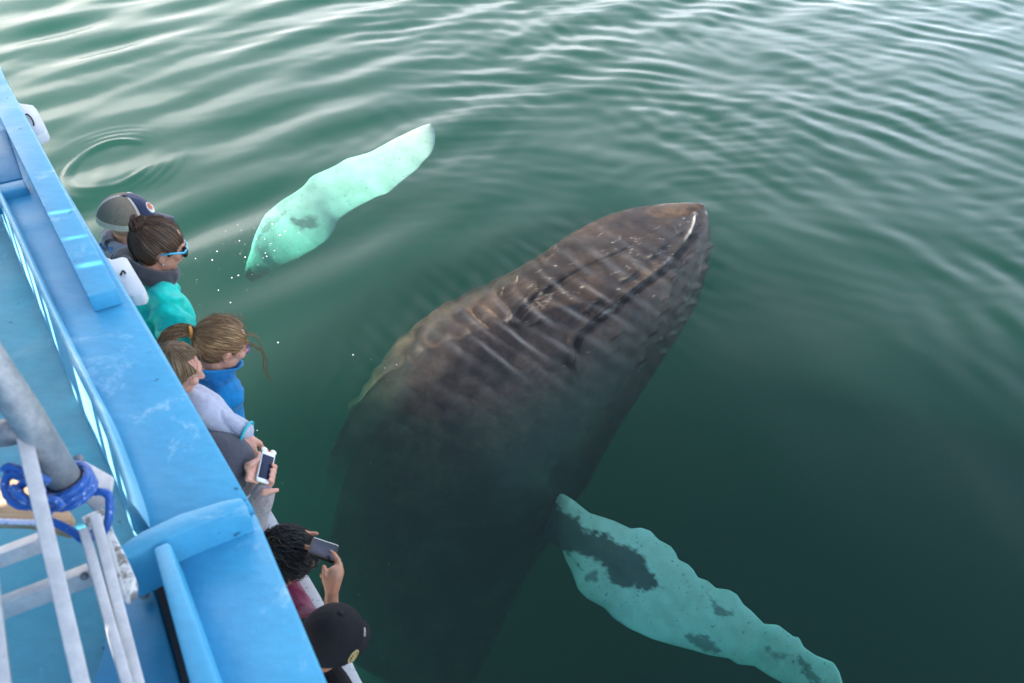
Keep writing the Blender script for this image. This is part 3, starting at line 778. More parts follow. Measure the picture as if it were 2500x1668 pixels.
def build_bracket():
    root = empty('pipe_bracket', W(230, 1260, 4.5))
    tag(root, 'white flat metal bracket with flaking paint under the roped pipe end', 'bracket')
    pslab('plate', [(176, 1116), (206, 1124), (277, 1164), (270, 1200), (262, 1226), (228, 1242), (186, 1204)], 4.66, .012, M_ALU, root, .003)
    t = NT('flaking_paint'); b = t.mix(t.ramp(t.noise(34, 6, .7), [(.50, (0,) * 3), (.56, (1,) * 3)]), (.62, .62, .62), (.22, .20, .18))
    b = t.mix(t.ramp(t.noise(21, 6, .7, None, .6), [(.60, (0,) * 3), (.64, (1,) * 3)]), b, (.10, .42, .62))
    t.bsdf(b, .6, t.bump(t.noise(34, 6, .7), .7, .01), .3)
    pslab('foot', [(196, 1262), (250, 1236), (272, 1290), (300, 1345), (328, 1408), (326, 1440), (300, 1462), (270, 1400), (228, 1310)], 4.60, .03, t.m, root, .005)
    pslab('flange', [(240, 1300), (262, 1296), (306, 1448), (288, 1458)], 4.622, .02, M_ALU, root, .003)
    tube('bolt', [W(192, 1122, 4.662), W(192, 1122, 4.685)], .011, M_DARKM, root, 12)
    for x, y in ((336, 1392), (352, 1452), (326, 1370)):
        tube('bolt', [W(x, y, 4.372), W(x, y, 4.39)], .011, M_DARKM, root, 10)
    return root
build_bracket()
o = pslab('wooden_board', [(-110, 1168), (30, 1168), (110, 1196), (176, 1255), (165, 1300), (60, 1276), (-110, 1272)], 4.58, .025, M_WOOD, None, .003)
tag(o, 'short bare wooden board lying under the blue rope and ladder', 'board')

def rope_mat(name, c1, c2, bias):
    t = NT(name); a = t.attr('strand').outputs['Fac']
    w_ = t.n('ShaderNodeTexWhiteNoise', noise_dimensions='1D'); 
    fl = t.n('ShaderNodeMath', operation='FLOOR'); t.l(a, fl.inputs[0]); t.l(fl.outputs[0], w_.inputs['W'])
    cr = t.ramp(t.noise(120, 2, .5), [(bias, (0,) * 3), (bias + .05, (1,) * 3)])
    c = t.mix(cr, c1, c2)
    t.bsdf(c, .45, t.bump(t.noise(400, 2), .3, .001), .5, 0, .2)
    return t.m
def rope(name, paths, r, mat, parent=None, lobes=3, pitch=110, amp=.35):
    V, F = [], []
    for p in paths: tube_vf(catmull(p, 10), r, 18, lobes * 2, pitch / 2, amp, V, F)
    return mk(name, V, F, mat, parent, True)
M_ROPE = rope_mat('blue_rope', (.004, .085, .36), (.50, .60, .75), .66)
ax0, ax1 = WD(60, 1010, 1.48), WD(184, 1212, 1.60); axd = (ax1 - ax0).normalized()
def coil(t0, t1, turns, r, ph=0):
    s_ = axd.orthogonal().normalized(); u_ = axd.cross(s_); out = []
    n = int(turns * 12)
    for i in range(n + 1):
        a = 2 * math.pi * i / 12 + ph; f = t0 + (t1 - t0) * i / n
        out.append(ax1 + axd * f + (s_ * math.cos(a) + u_ * math.sin(a)) * r)
    return out
def D3(pts): return [WD(x, y, d) for x, y, d in pts]
rp = rope('blue_rope', [coil(-.052, -.008, 3.1, .041),
    D3([(96, 1195, 1.50), (70, 1176, 1.50), (38, 1158, 1.50), (18, 1166, 1.50), (12, 1190, 1.50), (28, 1222, 1.49), (60, 1236, 1.49), (96, 1226, 1.49), (132, 1222, 1.50), (152, 1240, 1.50)]),
    D3([(130, 1252, 1.50), (90, 1240, 1.49), (58, 1220, 1.48), (46, 1196, 1.48), (64, 1178, 1.48), (92, 1186, 1.47), (100, 1210, 1.47), (80, 1226, 1.47), (52, 1212, 1.46), (30, 1190, 1.47)]),
    D3([(8, 1150, 1.50), (22, 1140, 1.50), (50, 1148, 1.50), (84, 1160, 1.50), (118, 1176, 1.52)]),
    D3([(228, 1200, 1.60), (262, 1206, 1.60), (268, 1240, 1.60), (262, 1280, 1.60), (246, 1306, 1.61), (228, 1296, 1.62)]),
    D3([(120, 1272, 1.57), (150, 1284, 1.57), (180, 1300, 1.57), (204, 1318, 1.57), (222, 1312, 1.6)])], .0088, M_ROPE)
tag(rp, 'blue and white twisted rope knotted and wound around the pipe end', 'rope')
rp = rope('thin_rope', [D3([(-60, 1270, 1.54), (0, 1273, 1.54), (50, 1275, 1.54), (92, 1276, 1.54)])], .0058, rope_mat('pale_rope', (.60, .62, .80), (.12, .14, .5), .6), None, 2, 260, .45)
tag(rp, 'thin pale braided cord stretched over the bare wooden board', 'cord')
# ------------------------------------------------------------------ people
def frame(f, u):
    f = Vector(f).normalized(); l = Vector(u).cross(f).normalized(); u = f.cross(l)
    return f, l, u                                        # forward, left, up
def cap_vf(V, F, p0, r0, p1, r1, n=14):
    """tapered capsule"""
    p0 = Vector(p0); p1 = Vector(p1); t = p1 - p0
    if t.length < 1e-6: t = Vector((0, 0, 1e-4))
    t.normalize(); a = t.orthogonal().normalized(); b = t.cross(a); base = len(V); rings = []
    for c, r, lat0, lat1 in ((p0, r0, -90, 0), (p1, r1, 0, 90)):
        for k in range(5):
            la = R(lat0 + (lat1 - lat0) * k / 4); rings.append((c + t * r * math.sin(la), max(1e-4, r * math.cos(la))))
    for c, r in rings:
        for k in range(n):
            th = 2 * math.pi * k / n; V.append(c + (a * math.cos(th) + b * math.sin(th)) * r)
    m = len(rings)
    for i in range(m - 1):
        for k in range(n): F.append((base + i * n + k, base + i * n + (k + 1) % n, base + (i + 1) * n + (k + 1) % n, base + (i + 1) * n + k))
    F.append(tuple(base + k for k in range(n - 1, -1, -1))); F.append(tuple(base + (m - 1) * n + k for k in range(n)))
def ell_vf(V, F, c, ax, rad, n=20, m=12):
    base = len(V); c = Vector(c)
    for i in range(m + 1):
        la = -math.pi / 2 + math.pi * i / m
        cl = max(math.cos(la), 1e-3)
        for k in range(n):
            th = 2 * math.pi * k / n
            V.append(c + ax[0] * rad[0] * cl * math.cos(th) + ax[1] * rad[1] * cl * math.sin(th) + ax[2] * rad[2] * math.sin(la))
    for i in range(m):
        for k in range(n): F.append((base + i * n + k, base + i * n + (k + 1) % n, base + (i + 1) * n + (k + 1) % n, base + (i + 1) * n + k))
    F.append(tuple(base + k for k in range(n - 1, -1, -1))); F.append(tuple(base + m * n + k for k in range(n)))
def blob(name, prims, voxel, mat, parent, sm=4, fold=0.0, fs=14, quilt=None):
    V, F = [], []
    for p in prims:
        if p[0] == 'c': cap_vf(V, F, *p[1:])
        else: ell_vf(V, F, *p[1:])
    me = bpy.data.meshes.new('tmp'); me.from_pydata([tuple(v) for v in V], [], F)
    bm = bmesh.new(); bm.from_mesh(me); bmesh.ops.recalc_face_normals(bm, faces=bm.faces); bm.to_mesh(me); bm.free()
    ob = bpy.data.objects.new('tmp', me); scene.collection.objects.link(ob)
    md = ob.modifiers.new('r', 'REMESH'); md.mode = 'VOXEL'; md.voxel_size = voxel
    md = ob.modifiers.new('s', 'SMOOTH'); md.factor = .5; md.iterations = sm
    dg = bpy.context.evaluated_depsgraph_get(); dg.update()
    m2 = bpy.data.meshes.new_from_object(ob.evaluated_get(dg)); m2.name = name
    bpy.data.objects.remove(ob); bpy.data.meshes.remove(me)
    if fold or quilt:
        n = len(m2.vertices); co = np.zeros(n * 3); no = np.zeros(n * 3)
        m2.vertices.foreach_get('co', co); m2.vertices.foreach_get('normal', no)
        co = co.reshape(-1, 3); no = no.reshape(-1, 3)
        a = warp(co[:, 0] + .6 * co[:, 2], co[:, 1] - .5 * co[:, 2], fs, 5); b = warp(co[:, 2] * 1.4, co[:, 0] - co[:, 1], fs * 1.3, 6); c_ = warp(co[:, 0] * 1.2 - co[:, 2] * .6, co[:, 1] + co[:, 2] * .5, fs * 2.6, 16)
        h = fold * (1 - np.abs(a) * 1.6) * .7 + fold * .6 * b + fold * .5 * (.6 - np.abs(c_) * 1.5)
        if quilt:
            q = np.abs(np.sin(quilt * (co[:, 0] + co[:, 2] * .8))) * np.abs(np.sin(quilt * (co[:, 1] - co[:, 2] * .9)))
            h = h + .011 * q ** .5
        co = co + no * h[:, None]; m2.vertices.foreach_set('co', co.ravel())
    return link(name, m2, mat, parent, True)

def cloth(name, c, sc=40, v=.2, rough=.8, c3=None, sheen=.3):
    t = NT(name)
    base = t.mix(t.ramp(t.noise(sc, 5, .65), [(.3, (0,) * 3), (.7, (1,) * 3)]), tuple(x * (1 - v) for x in c), tuple(min(1, x * (1 + v)) for x in c))
    t.bsdf(base, rough, t.bump(t.noise(sc * 6, 3), .4, .002, t.bump(t.noise(22, 4, .5, None, .6), .5, .012)), .2, 0, sheen)
    return t.m
def skin(name, c):
    t = NT(name)
    base = t.mix(t.ramp(t.noise(26, 4, .6), [(.3, (0,) * 3), (.7, (1,) * 3)]), c, (min(1, c[0] * 1.12), c[1] * .86, c[2] * .82))
    b = t.bsdf(base, .5, t.bump(t.noise(220, 3), .2, .001), .4)
    b.inputs['Subsurface Weight'].default_value = .12; b.inputs['Subsurface Radius'].default_value = (.01, .004, .002)
    return t.m
def hairmat(name, lo, hi, hl):
    t = NT(name); at = t.attr('flow'); mp = t.n('ShaderNodeMapping'); mp.inputs['Scale'].default_value = (1, 1, 1)
    t.l(at.outputs['Vector'], mp.inputs[0])
    st = t.noise(1.0, 6, .6, mp.outputs[0]); c = t.ramp(st, [(.32, lo), (.52, hi), (.68, hl)])
    t.bsdf(c, .45, t.bump(st, .8, .006), .4)
    return t.m
M_EYE = plain('eye_white', (.30, .28, .26), .2, .02); M_IRIS = plain('iris', (.03, .02, .015), .2, .02)
HS = 1.0
class Head:
    def __init__(s, px, py, depth, f, u=(0, 0, 1), size=1.0):
        s.c = WD(px, py, depth); s.s = size; s.f, s.l, s.u = frame(f, u)
    def P(s, f, l, u): return s.c + (s.f * f + s.l * l + s.u * u) * s.s
    def prims(s):
        k = s.s; ax = (s.f, s.l, s.u); o = []
        o.append(('e', s.P(-.008, 0, .02), ax, (.098 * k, .076 * k, .092 * k), 24, 16))
        o.append(('e', s.P(.022, 0, -.045), ax, (.066 * k, .058 * k, .068 * k), 22, 14))      # jaw
        o.append(('e', s.P(.062, 0, -.086), ax, (.022 * k, .026 * k, .019 * k)))                # chin
        o.append(('e', s.P(.074, 0, .034), ax, (.022 * k, .046 * k, .017 * k)))                 # brow
        o.append(('c', s.P(.088, 0, .018), .009 * k, s.P(.106, 0, -.022), .0125 * k))           # nose
        for q in (1, -1):
            o.append(('e', s.P(.068, q * .036, -.016), ax, (.022 * k, .022 * k, .022 * k)))     # cheek
            o.append(('e', s.P(-.002, q * .078, -.010), ax, (.017 * k, .007 * k, .031 * k)))    # ear
            o.append(('e', s.P(.002, q * .076, -.034), ax, (.010 * k, .007 * k, .010 * k)))
            o.append(('e', s.P(.100, q * .011, -.024), ax, (.008 * k, .007 * k, .006 * k)))
        o.append(('e', s.P(.087, 0, -.048), ax, (.011 * k, .024 * k, .0055 * k))); o.append(('e', s.P(.084, 0, -.059), ax, (.011 * k, .020 * k, .0065 * k)))
        return o
    def eyes(s, root):
        for q in (1, -1):
            V, F = [], []; ell_vf(V, F, s.P(.0755, q * .030, .010), (s.f, s.l, s.u), (.0085 * s.s, .012 * s.s, .0068 * s.s), 14, 8)
            e = mk('eye', V, F, M_EYE, root, True)
            V, F = [], []; ell_vf(V, F, s.P(.0815, q * .030, .009), (s.f, s.l, s.u), (.0035 * s.s, .0055 * s.s, .0055 * s.s), 12, 6)
            i_ = link('iris', mkmesh('iris', V, F), M_IRIS, None); i_.parent = e
            i_.matrix_parent_inverse = Matrix.Identity(4)
def mkmesh(n, V, F):
    me = bpy.data.meshes.new(n); me.from_pydata([tuple(v) for v in V], [], F); return me
def sub(o, parent, root):
    """make o a sub-part of a part"""
    o.parent = parent; o.matrix_parent_inverse = Matrix.Identity(4); return o

def hand_prims(w, d, nrm, k, curl, thumb_side, spread=.16, fl=(.072, .080, .074, .058), thumb_curl=.4):
    """wrist, direction, back-of-hand normal, scale, curl in radians per joint"""
    d = Vector(d).normalized(); nrm = Vector(nrm); nrm = (nrm - d * nrm.dot(d)).normalized(); s_ = d.cross(nrm)
    if thumb_side < 0: s_ = -s_
    o = []
    for i in range(4):
        a0 = w + s_ * (.015 - .010 * i) * k; a1 = w + d * (.080 - .004 * i) * k + s_ * (.030 - .020 * i) * k
        o.append(('c', a0, .0135 * k, a1, .0115 * k, 10))
    for i in range(4):
        c = curl[i] if isinstance(curl, (list, tuple)) else curl
        ang = spread * (1.2 - .8 * i); base = w + d * (.080 - .004 * i) * k + s_ * (.030 - .020 * i) * k
        dirv = (d * math.cos(ang) + s_ * math.sin(ang)).normalized(); L = fl[i] * k; tot = 0; p = base
        for j, (fr, rr) in enumerate(((.44, .0090), (.31, .0082), (.25, .0072))):
            tot += c * (.8, 1.1, .8)[j]
            q = p + (dirv * math.cos(tot) - nrm * math.sin(tot)) * L * fr
            o.append(('c', p, rr * k * (1.06 - .05 * i), q, rr * .92 * k * (1.06 - .05 * i), 10)); p = q
    b = w + d * .022 * k + s_ * .022 * k; m_ = b + (d * .55 + s_ * .72 - nrm * thumb_curl * .5).normalized() * .040 * k
    t1 = m_ + (d * .85 + s_ * .35 - nrm * thumb_curl).normalized() * .030 * k; t2 = t1 + (d * .95 + s_ * .05 - nrm * thumb_curl * 1.2).normalized() * .024 * k
    o += [('c', b, .0150 * k, m_, .0115 * k, 10), ('c', m_, .0110 * k, t1, .0100 * k, 10), ('c', t1, .0100 * k, t2, .0082 * k, 10)]
    return o

def hair_shell(name, H, mat, parent, pole, rx=(.112, .092, .112), c=(-.018, 0, .022), front=.035, low=-.02, nf=58, lump=.006, back_low=-.10, seed=0, cover_ear=False):
    """a cap of hair over the skull, streaming towards a pole (bun or tail) given in head coordinates"""
    n, m = 420, 150; V = []; Fl = []
    ax = Vector(pole).normalized(); a1 = ax.orthogonal().normalized(); a2 = ax.cross(a1)
    rr = np.random.RandomState(seed)
    for i in range(m + 1):
        la = -math.pi / 2 + math.pi * i / m
        for k in range(n):
            th = 2 * math.pi * k / n
            q = Vector((math.cos(la) * math.cos(th), math.cos(la) * math.sin(th), math.sin(la)))
            az = math.atan2(q.dot(a2), q.dot(a1)); po = math.acos(max(-1, min(1, q.dot(ax))))
            x, y, z = c[0] + q.x * rx[0], c[1] + q.y * rx[1], c[2] + q.z * rx[2]
            hl = front + .10 * (.5 - z * 3) * 0                    # hairline plane
            lim = low + (back_low - low) * sstep(.02, -.06, np.array(x)).item()
            # how far outside the hair region this direction is
            e = max(0.0, (x - (front + .012 - .9 * max(0, z - .06) if z > .045 else front - .9 * (.045 - z)) + .003 * math.sin(az * 31)) / .014) if z < .105 else 0
            e = max(e, (lim - z) / .02)
            if not cover_ear: e = max(e, (.030 - math.hypot((x + .002) / 1.0, (z + .016) / 1.25)) / .012 if abs(y) > .05 else 0)
            e = min(1, max(0, e))
            st = math.sin(az * nf + 3 * math.sin(az * 5 + seed)) * .4 + math.sin(az * nf * 2.3 + po * 2) * .3 + math.sin(az * 9 + seed) * .6
            s_ = 1 + (lump * st) / .1 * min(1, math.sin(po) * 1.3)
            s_ = s_ * (1 - e) + .62 * e
            V.append(H.P(c[0] + q.x * rx[0] * s_, c[1] + q.y * rx[1] * s_, c[2] + q.z * rx[2] * s_))
            Fl.append((math.cos(az) * 22, math.sin(az) * 22, po * 1.3 + seed))
    F = [(i * n + k, i * n + (k + 1) % n, (i + 1) * n + (k + 1) % n, (i + 1) * n + k) for i in range(m) for k in range(n)]
    me = mkmesh(name, V, F); at = me.attributes.new('flow', 'FLOAT_VECTOR', 'POINT'); at.data.foreach_set('vector', np.array(Fl, np.float32).ravel())
    return link(name, me, mat, parent, True)
def strands(name, H, curves, mat, parent, r=.0012):
    """curves in head coordinates"""
    V, F, Fl = [], [], []
    for i, cv in enumerate(curves):
        b = len(V); rr = r[i] if isinstance(r, list) else r
        tube_vf(catmull([H.P(*p) for p in cv], 5), lambda t, rr=rr: rr * H.s * (1 - .55 * t), 6, 0, 0, 0, V, F)
        for k in range(len(V) - b): Fl.append(((i * 1.37) % 9 + (k % 6) * .4, i * .31, k * .004))
    me = mkmesh(name, V, F); at = me.attributes.new('flow', 'FLOAT_VECTOR', 'POINT'); at.data.foreach_set('vector', np.array(Fl, np.float32).ravel())
    return link(name, me, mat, parent, True)
def fuzz(H, rx, c, pole, mat, root, n=140, seed=1, lift=.012, xm=.05, r=.0007):
    """fine strands lying loosely over the hair, some lifting off it"""
    g = np.random.RandomState(seed); cs = []; pl = Vector(pole)
    while len(cs) < n:
        th = g.rand() * 6.283; u = g.rand() * 1.3 - .3
        q = Vector((math.sqrt(max(0, 1 - u * u)) * math.cos(th), math.sqrt(max(0, 1 - u * u)) * math.sin(th), u))
        if q.x * rx[0] + c[0] > xm and q.z < .45: continue
        cv = []; L = .03 + .05 * g.rand(); up = g.rand() ** 2 * lift; p = q.copy()
        for j in range(5):
            w = Vector((c[0] + p.x * rx[0], c[1] + p.y * rx[1], c[2] + p.z * rx[2])); tg = (pl - w); tg -= p * tg.dot(p); tg = tg.normalized() + Vector((g.randn(), g.randn(), g.randn())) * .35
            f_ = 1.0 + (.002 + up * j / 4) / .1
            cv.append((c[0] + p.x * rx[0] * f_, c[1] + p.y * rx[1] * f_, c[2] + p.z * rx[2] * f_)); p = (p + tg * (L / 4 / .1)).normalized()
        cs.append(cv)
    return strands('loose_strands', H, cs, mat, root, r)
def lock(name, H, path, rad, mat, parent, n=46, wav=.006, seed=1, r=.0022):
    """a tail or lock made of many strands round a path"""
    g = np.random.RandomState(seed); cs = []
    for i in range(n):
        a = g.rand() * 6.283; q = math.sqrt(g.rand()); cv = []
        for j, p in enumerate(path):
            R_ = rad[j] * q; ph = a + .5 * j
            cv.append((p[0] + R_ * math.cos(ph) + g.randn() * wav * .3, p[1] + R_ * math.sin(ph) + g.randn() * wav * .3, p[2] + R_ * math.sin(ph + 1.3) * .6 + g.randn() * wav * .4))
        cs.append(cv)
    return strands(name, H, cs, mat, parent, r)

DK = 2.30
def person(H, label, skinmat, nk=None, torso=None, hands=(), legs=True, inset=.30, kid=1.0, arms=()):
    """bare body: head, neck, trunk, arms, hands and legs in one skin; returns the key joints"""
    k = kid
    n = Vector((-INB.x, -INB.y, 0)); d = DIR
    neck = H.P(-.030, 0, -.105) if nk is None else nk
    chest = neck - Vector((0, 0, .17 * k)) - n * .05
    if torso: chest = torso
    edge = chest - n * max(0.0, inset)
    pel = Vector((edge.x, edge.y, max(3.02 * 1.0, DK + .62 * k)))
    root = empty('person', (pel.x, pel.y, DK)); tag(root, label, 'person', 'people leaning over the rail')
    P = H.prims(); P.append(('c', H.P(-.022, 0, -.05), .050 * H.s, neck - Vector((0, 0, .05)), .054 * H.s))
    side = d                                              # shoulders run roughly along the boat
    sh = [neck - Vector((0, 0, .085 * k)) + side * .155 * k * q for q in (1, -1)]
    P += [('c', sh[0], .055 * k, sh[1], .055 * k), ('c', chest + side * .07 * k, .10 * k, pel + side * .06 * k, .10 * k), ('c', chest - side * .07 * k, .10 * k, pel - side * .06 * k, .10 * k), ('c', neck - Vector((0, 0, .03)), .05 * k, chest, .10 * k)]
    leg = []
    for q in (1, -1):
        a = pel + side * .09 * k * q; kn = Vector((a.x, a.y, (a.z + DK) / 2)) + n * .05; an = Vector((a.x, a.y, DK + .07))
        leg.append((a, kn, an)); P += [('c', a, .075 * k, kn, .052 * k), ('c', kn, .05 * k, an, .036 * k), ('c', an - Vector((0, 0, .035)), .035 * k, an - Vector((0, 0, .035)) + n * .15 * k, .026 * k)]
    for A in arms:
        P += [('c', A[0], .045 * k, A[1], .036 * k), ('c', A[1], .036 * k, A[2], .024 * k)]
    for h in hands: P += h
    o = blob('body', P, .0052, skinmat, root, 3)
    H.eyes(root)
    return root, neck, sh, chest, pel, leg
def jacket(name, mat, root, neck, sh, chest, pel, arms, k=1.0, fold=.006, quilt=None, collar=None, extra=(), cuff=1.0, voxel=.007, girth=1.0):
    side = DIR; g = girth
    P = [('c', sh[0], .078 * k * g, sh[1], .078 * k * g), ('c', chest + side * .075 * k, .135 * k * g, pel + side * .07 * k, .135 * k * g), ('c', chest - side * .075 * k, .135 * k * g, pel - side * .07 * k, .135 * k * g),
         ('c', neck - Vector((0, 0, .055 * k)), .075 * k, chest, .13 * k * g)]
    for A in arms:
        P += [('c', A[0], .073 * k * g, A[1], .058 * k * g), ('c', A[1], .058 * k * g, A[1] + (A[2] - A[1]) * cuff, .043 * k * g)]
    return blob(name, P + list(extra), voxel, mat, root, 3, fold, 14, quilt)
def trousers(root, leg, pel, mat, k=1.0):
    P = [('c', pel + DIR * .06, .13 * k, pel - DIR * .06, .13 * k)]
    for a, kn, an in leg: P += [('c', a, .10 * k, kn, .075 * k), ('c', kn, .075 * k, an, .06 * k)]
    blob('trousers', P, .010, mat, root, 3, .005)
    V = []
    P = []
    for a, kn, an in leg:
        b = an - Vector((0, 0, .03)); P += [('c', b - INB * -.02, .045, b - INB * .17 * k, .036)]
    blob('shoes', P, .008, M_SHOE, root, 2)
M_SHOE = cloth('shoe_canvas', (.05, .05, .055)); M_JEANS = cloth('denim', (.03, .05, .10), 90)
SK1 = skin('fair_skin', (.50, .27, .19)); SK2 = skin('tan_skin', (.36, .19, .12)); SK3 = skin('child_skin', (.56, .32, .24))
NRM = -INB

def cap_hat(name, H, crown, root, back=None, brim=None, c=(-.014, 0, .040), rx=(.116, .100, .098), brim_l=.085, low=-.012, tilt=.0):
    """baseball cap: crown of two cloths, visor, top button; crown split front/back"""
    n, m = 96, 30; parts = []
    def shell(nm, mat, lo, hi):
        V, F = [], []; idx = {}
        for side_ in (1, .94):
            for i in range(m + 1):
                la = (math.pi / 2) * i / m
                for k in range(n + 1):
                    th = lo + (hi - lo) * k / n
                    seam = 1 - .012 * math.exp(-((((th / (math.pi / 3)) + .5) % 1 - .5) / .06) ** 2) * math.cos(la)
                    q = (math.cos(la) ** .85 * math.cos(th), math.cos(la) ** .85 * math.sin(th), math.sin(la))
                    V.append(H.P(c[0] + q[0] * rx[0] * side_ * seam, c[1] + q[1] * rx[1] * side_ * seam, low + c[2] - .03 + q[2] * rx[2] * (1.15 if side_ == 1 else 1.10) * seam))
        K = n + 1; S = (m + 1) * K
        for i in range(m):
            for k in range(n):
                a = i * K + k; F.append((a, a + 1, a + K + 1, a + K)); F.append((S + a, S + a + K, S + a + K + 1, S + a + 1))
        for k in range(n): F.append((k, S + k, S + k + 1, k + 1))
        for i in range(m):
            F.append((i * K, (i + 1) * K, S + (i + 1) * K, S + i * K)); F.append((i * K + n, S + i * K + n, S + (i + 1) * K + n, (i + 1) * K + n))
        return mk(nm, V, F, mat, root, True)
    h = shell(name, crown, -1.05, 1.05) if back else shell(name, crown, 0, 2 * math.pi)
    if back: shell('cap_back', back, 1.05, 2 * math.pi - 1.05)
    V, F = [], []; N1, N2 = 40, 12
    z0 = low + c[2] - .03
    for s_ in (0, -.004):
        for j in range(N2 + 1):
            g = j / N2
            for i in range(N1 + 1):
                a = -1.08 + 2.16 * i / N1
                e = g * brim_l * (math.cos(a / 1.08 * math.pi / 2) ** .55)
                V.append(H.P(c[0] + math.cos(a) * rx[0] * .97 + e, c[1] + math.sin(a) * rx[1] * .97, z0 + .006 - .35 * abs(math.sin(a)) * .05 * g - g * .012 + s_))
    K = N1 + 1; S = (N2 + 1) * K
    for j in range(N2):
        for i in range(N1):
            a = j * K + i; F.append((a, a + 1, a + K + 1, a + K)); F.append((S + a, S + a + K, S + a + K + 1, S + a + 1))
    for i in range(N1): F.append((N2 * K + i, N2 * K + i + 1, S + N2 * K + i + 1, S + N2 * K + i)); F.append((i, S + i, S + i + 1, i + 1))
    for j in range(N2): F.append((j * K, (j + 1) * K, S + (j + 1) * K, S + j * K)); F.append((j * K + N1, S + j * K + N1, S + (j + 1) * K + N1, (j + 1) * K + N1))
    b = mk('visor', V, F, brim or crown, root, True); sub(b, h, root)
    V, F = [], []; ell_vf(V, F, H.P(c[0], c[1], z0 + rx[2] * 1.15), (H.f, H.l, H.u), (.011, .011, .005), 14, 6)
    b = mk('button', V, F, crown, root, True); sub(b, h, root)
    return h
def on_cap(H, a, la, c, rx, low, off=1.01):
    """point and axes on the crown of a cap"""
    q = (math.cos(la) ** .85 * math.cos(a), math.cos(la) ** .85 * math.sin(a), math.sin(la)); z0 = low + c[2] - .03
    p = H.P(c[0] + q[0] * rx[0] * off, c[1] + q[1] * rx[1] * off, z0 + q[2] * rx[2] * 1.15 * off)
    nn = (H.f * q[0] / rx[0] + H.l * q[1] / rx[1] + H.u * q[2] / rx[2]).normalized()
    right = H.u.cross(nn).normalized(); up = nn.cross(right)
    return p, nn, right, up
def patch_on(p, nn, right, up, poly, mat, name, root, thick=.003, parent=None, curve=.1):
    V = []; n = len(poly)
    for s_ in (thick, -.006):
        for x, y in poly: V.append(p + right * x + up * y + nn * (s_ - (x * x + y * y) / (2 * curve)))
    F = [list(range(n)), list(range(2 * n - 1, n - 1, -1))] + [[i, n + i, n + (i + 1) % n, (i + 1) % n] for i in range(n)]
    o = mk(name, V, F, mat, root)
    if parent: sub(o, parent, root)
    return o
def circ(r, n=20, r2=None, cx=0, cy=0): return [(cx + r * math.cos(6.2832 * i / n), cy + (r2 or r) * math.sin(6.2832 * i / n)) for i in range(n)]

# ---- man in a mesh-backed cap and plaid jacket
H = Head(318, 538, 3.62, (.86, .42, -.22), size=1.02)
A = []
n0 = H.P(-.03, 0, -.105)
sh = [n0 - Vector((0, 0, .085)) + DIR * .165 * q for q in (1, -1)]
A = [(s_, s_ + Vector((0, 0, -.25)), s_ + NRM * .04 + Vector((0, 0, -.46))) for s_ in sh]
hands = [hand_prims(a[2], NRM + Vector((0, 0, -.3)), (0, 0, 1), .95, .35, q) for a, q in zip(A, (-1, 1))]
root, neck, sh, chest, pel, leg = person(H, 'man in tan mesh cap with navy visor and blue plaid jacket', SK1, arms=A, hands=hands)
t = NT('blue_plaid'); tc = t.scalevec((1, 1, 1)); sp = t.n('ShaderNodeSeparateXYZ'); t.l(tc.outputs[0], sp.inputs[0])
def band(sock, freq, thr, ph=0):
    m1 = t.n('ShaderNodeMath', operation='MULTIPLY_ADD'); m1.inputs[1].default_value = freq; m1.inputs[2].default_value = ph; t.l(sock, m1.inputs[0])
    m2 = t.n('ShaderNodeMath', operation='FRACT'); t.l(m1.outputs[0], m2.inputs[0])
    m3 = t.n('ShaderNodeMath', operation='LESS_THAN'); m3.inputs[1].default_value = thr; t.l(m2.outputs[0], m3.inputs[0]); return m3.outputs[0]
c = t.mix(band(sp.outputs[2], 11, .32), (.05, .18, .48), (.30, .31, .36)); c = t.mix(band(sp.outputs[2], 11, .16, .5), c, (.015, .016, .025))
ad = t.n('ShaderNodeVectorMath', operation='DOT_PRODUCT'); t.l(tc.outputs[0], ad.inputs[0]); ad.inputs[1].default_value = tuple(DIR)
c = t.mix(band(ad.outputs['Value'], 9, .22), c, (.02, .022, .035)); c = t.mix(band(ad.outputs['Value'], 9, .2, .45), c, (.28, .30, .36))
t.bsdf(c, .85, t.bump(t.noise(200, 3), .3, .002), .2, 0, .3)
jk = jacket('jacket', t.m, root, neck, sh, chest, pel, A, 1.05, .009, extra=[('c', H.P(-.072, .06, -.110), .034, H.P(-.088, 0, -.100), .036), ('c', H.P(-.072, -.06, -.110), .034, H.P(-.088, 0, -.100), .036), ('c', H.P(-.072, .06, -.11), .034, H.P(-.02, .085, -.12), .032), ('c', H.P(-.072, -.06, -.11), .034, H.P(-.02, -.085, -.12), .032)])
trousers(root, leg, pel, M_JEANS)
tm = NT('tan_mesh'); mm = tm.mix(tm.ramp(tm.noise(420, 2), [(.42, (0,) * 3), (.5, (1,) * 3)]), (.13, .10, .072), (.29, .23, .17)); tm.bsdf(mm, .8, None, .2)
M_NAVY = cloth('navy_twill', (.014, .022, .065), 120, .15)
M_CREAM = cloth('cream_tape', (.50, .44, .36), 80, .1)
CC, CR, CL = (-.014, 0, .044), (.118, .104, .098), -.006
hat = cap_hat('cap', H, M_NAVY, root, tm.m, M_NAVY, CC, CR, .08, CL)
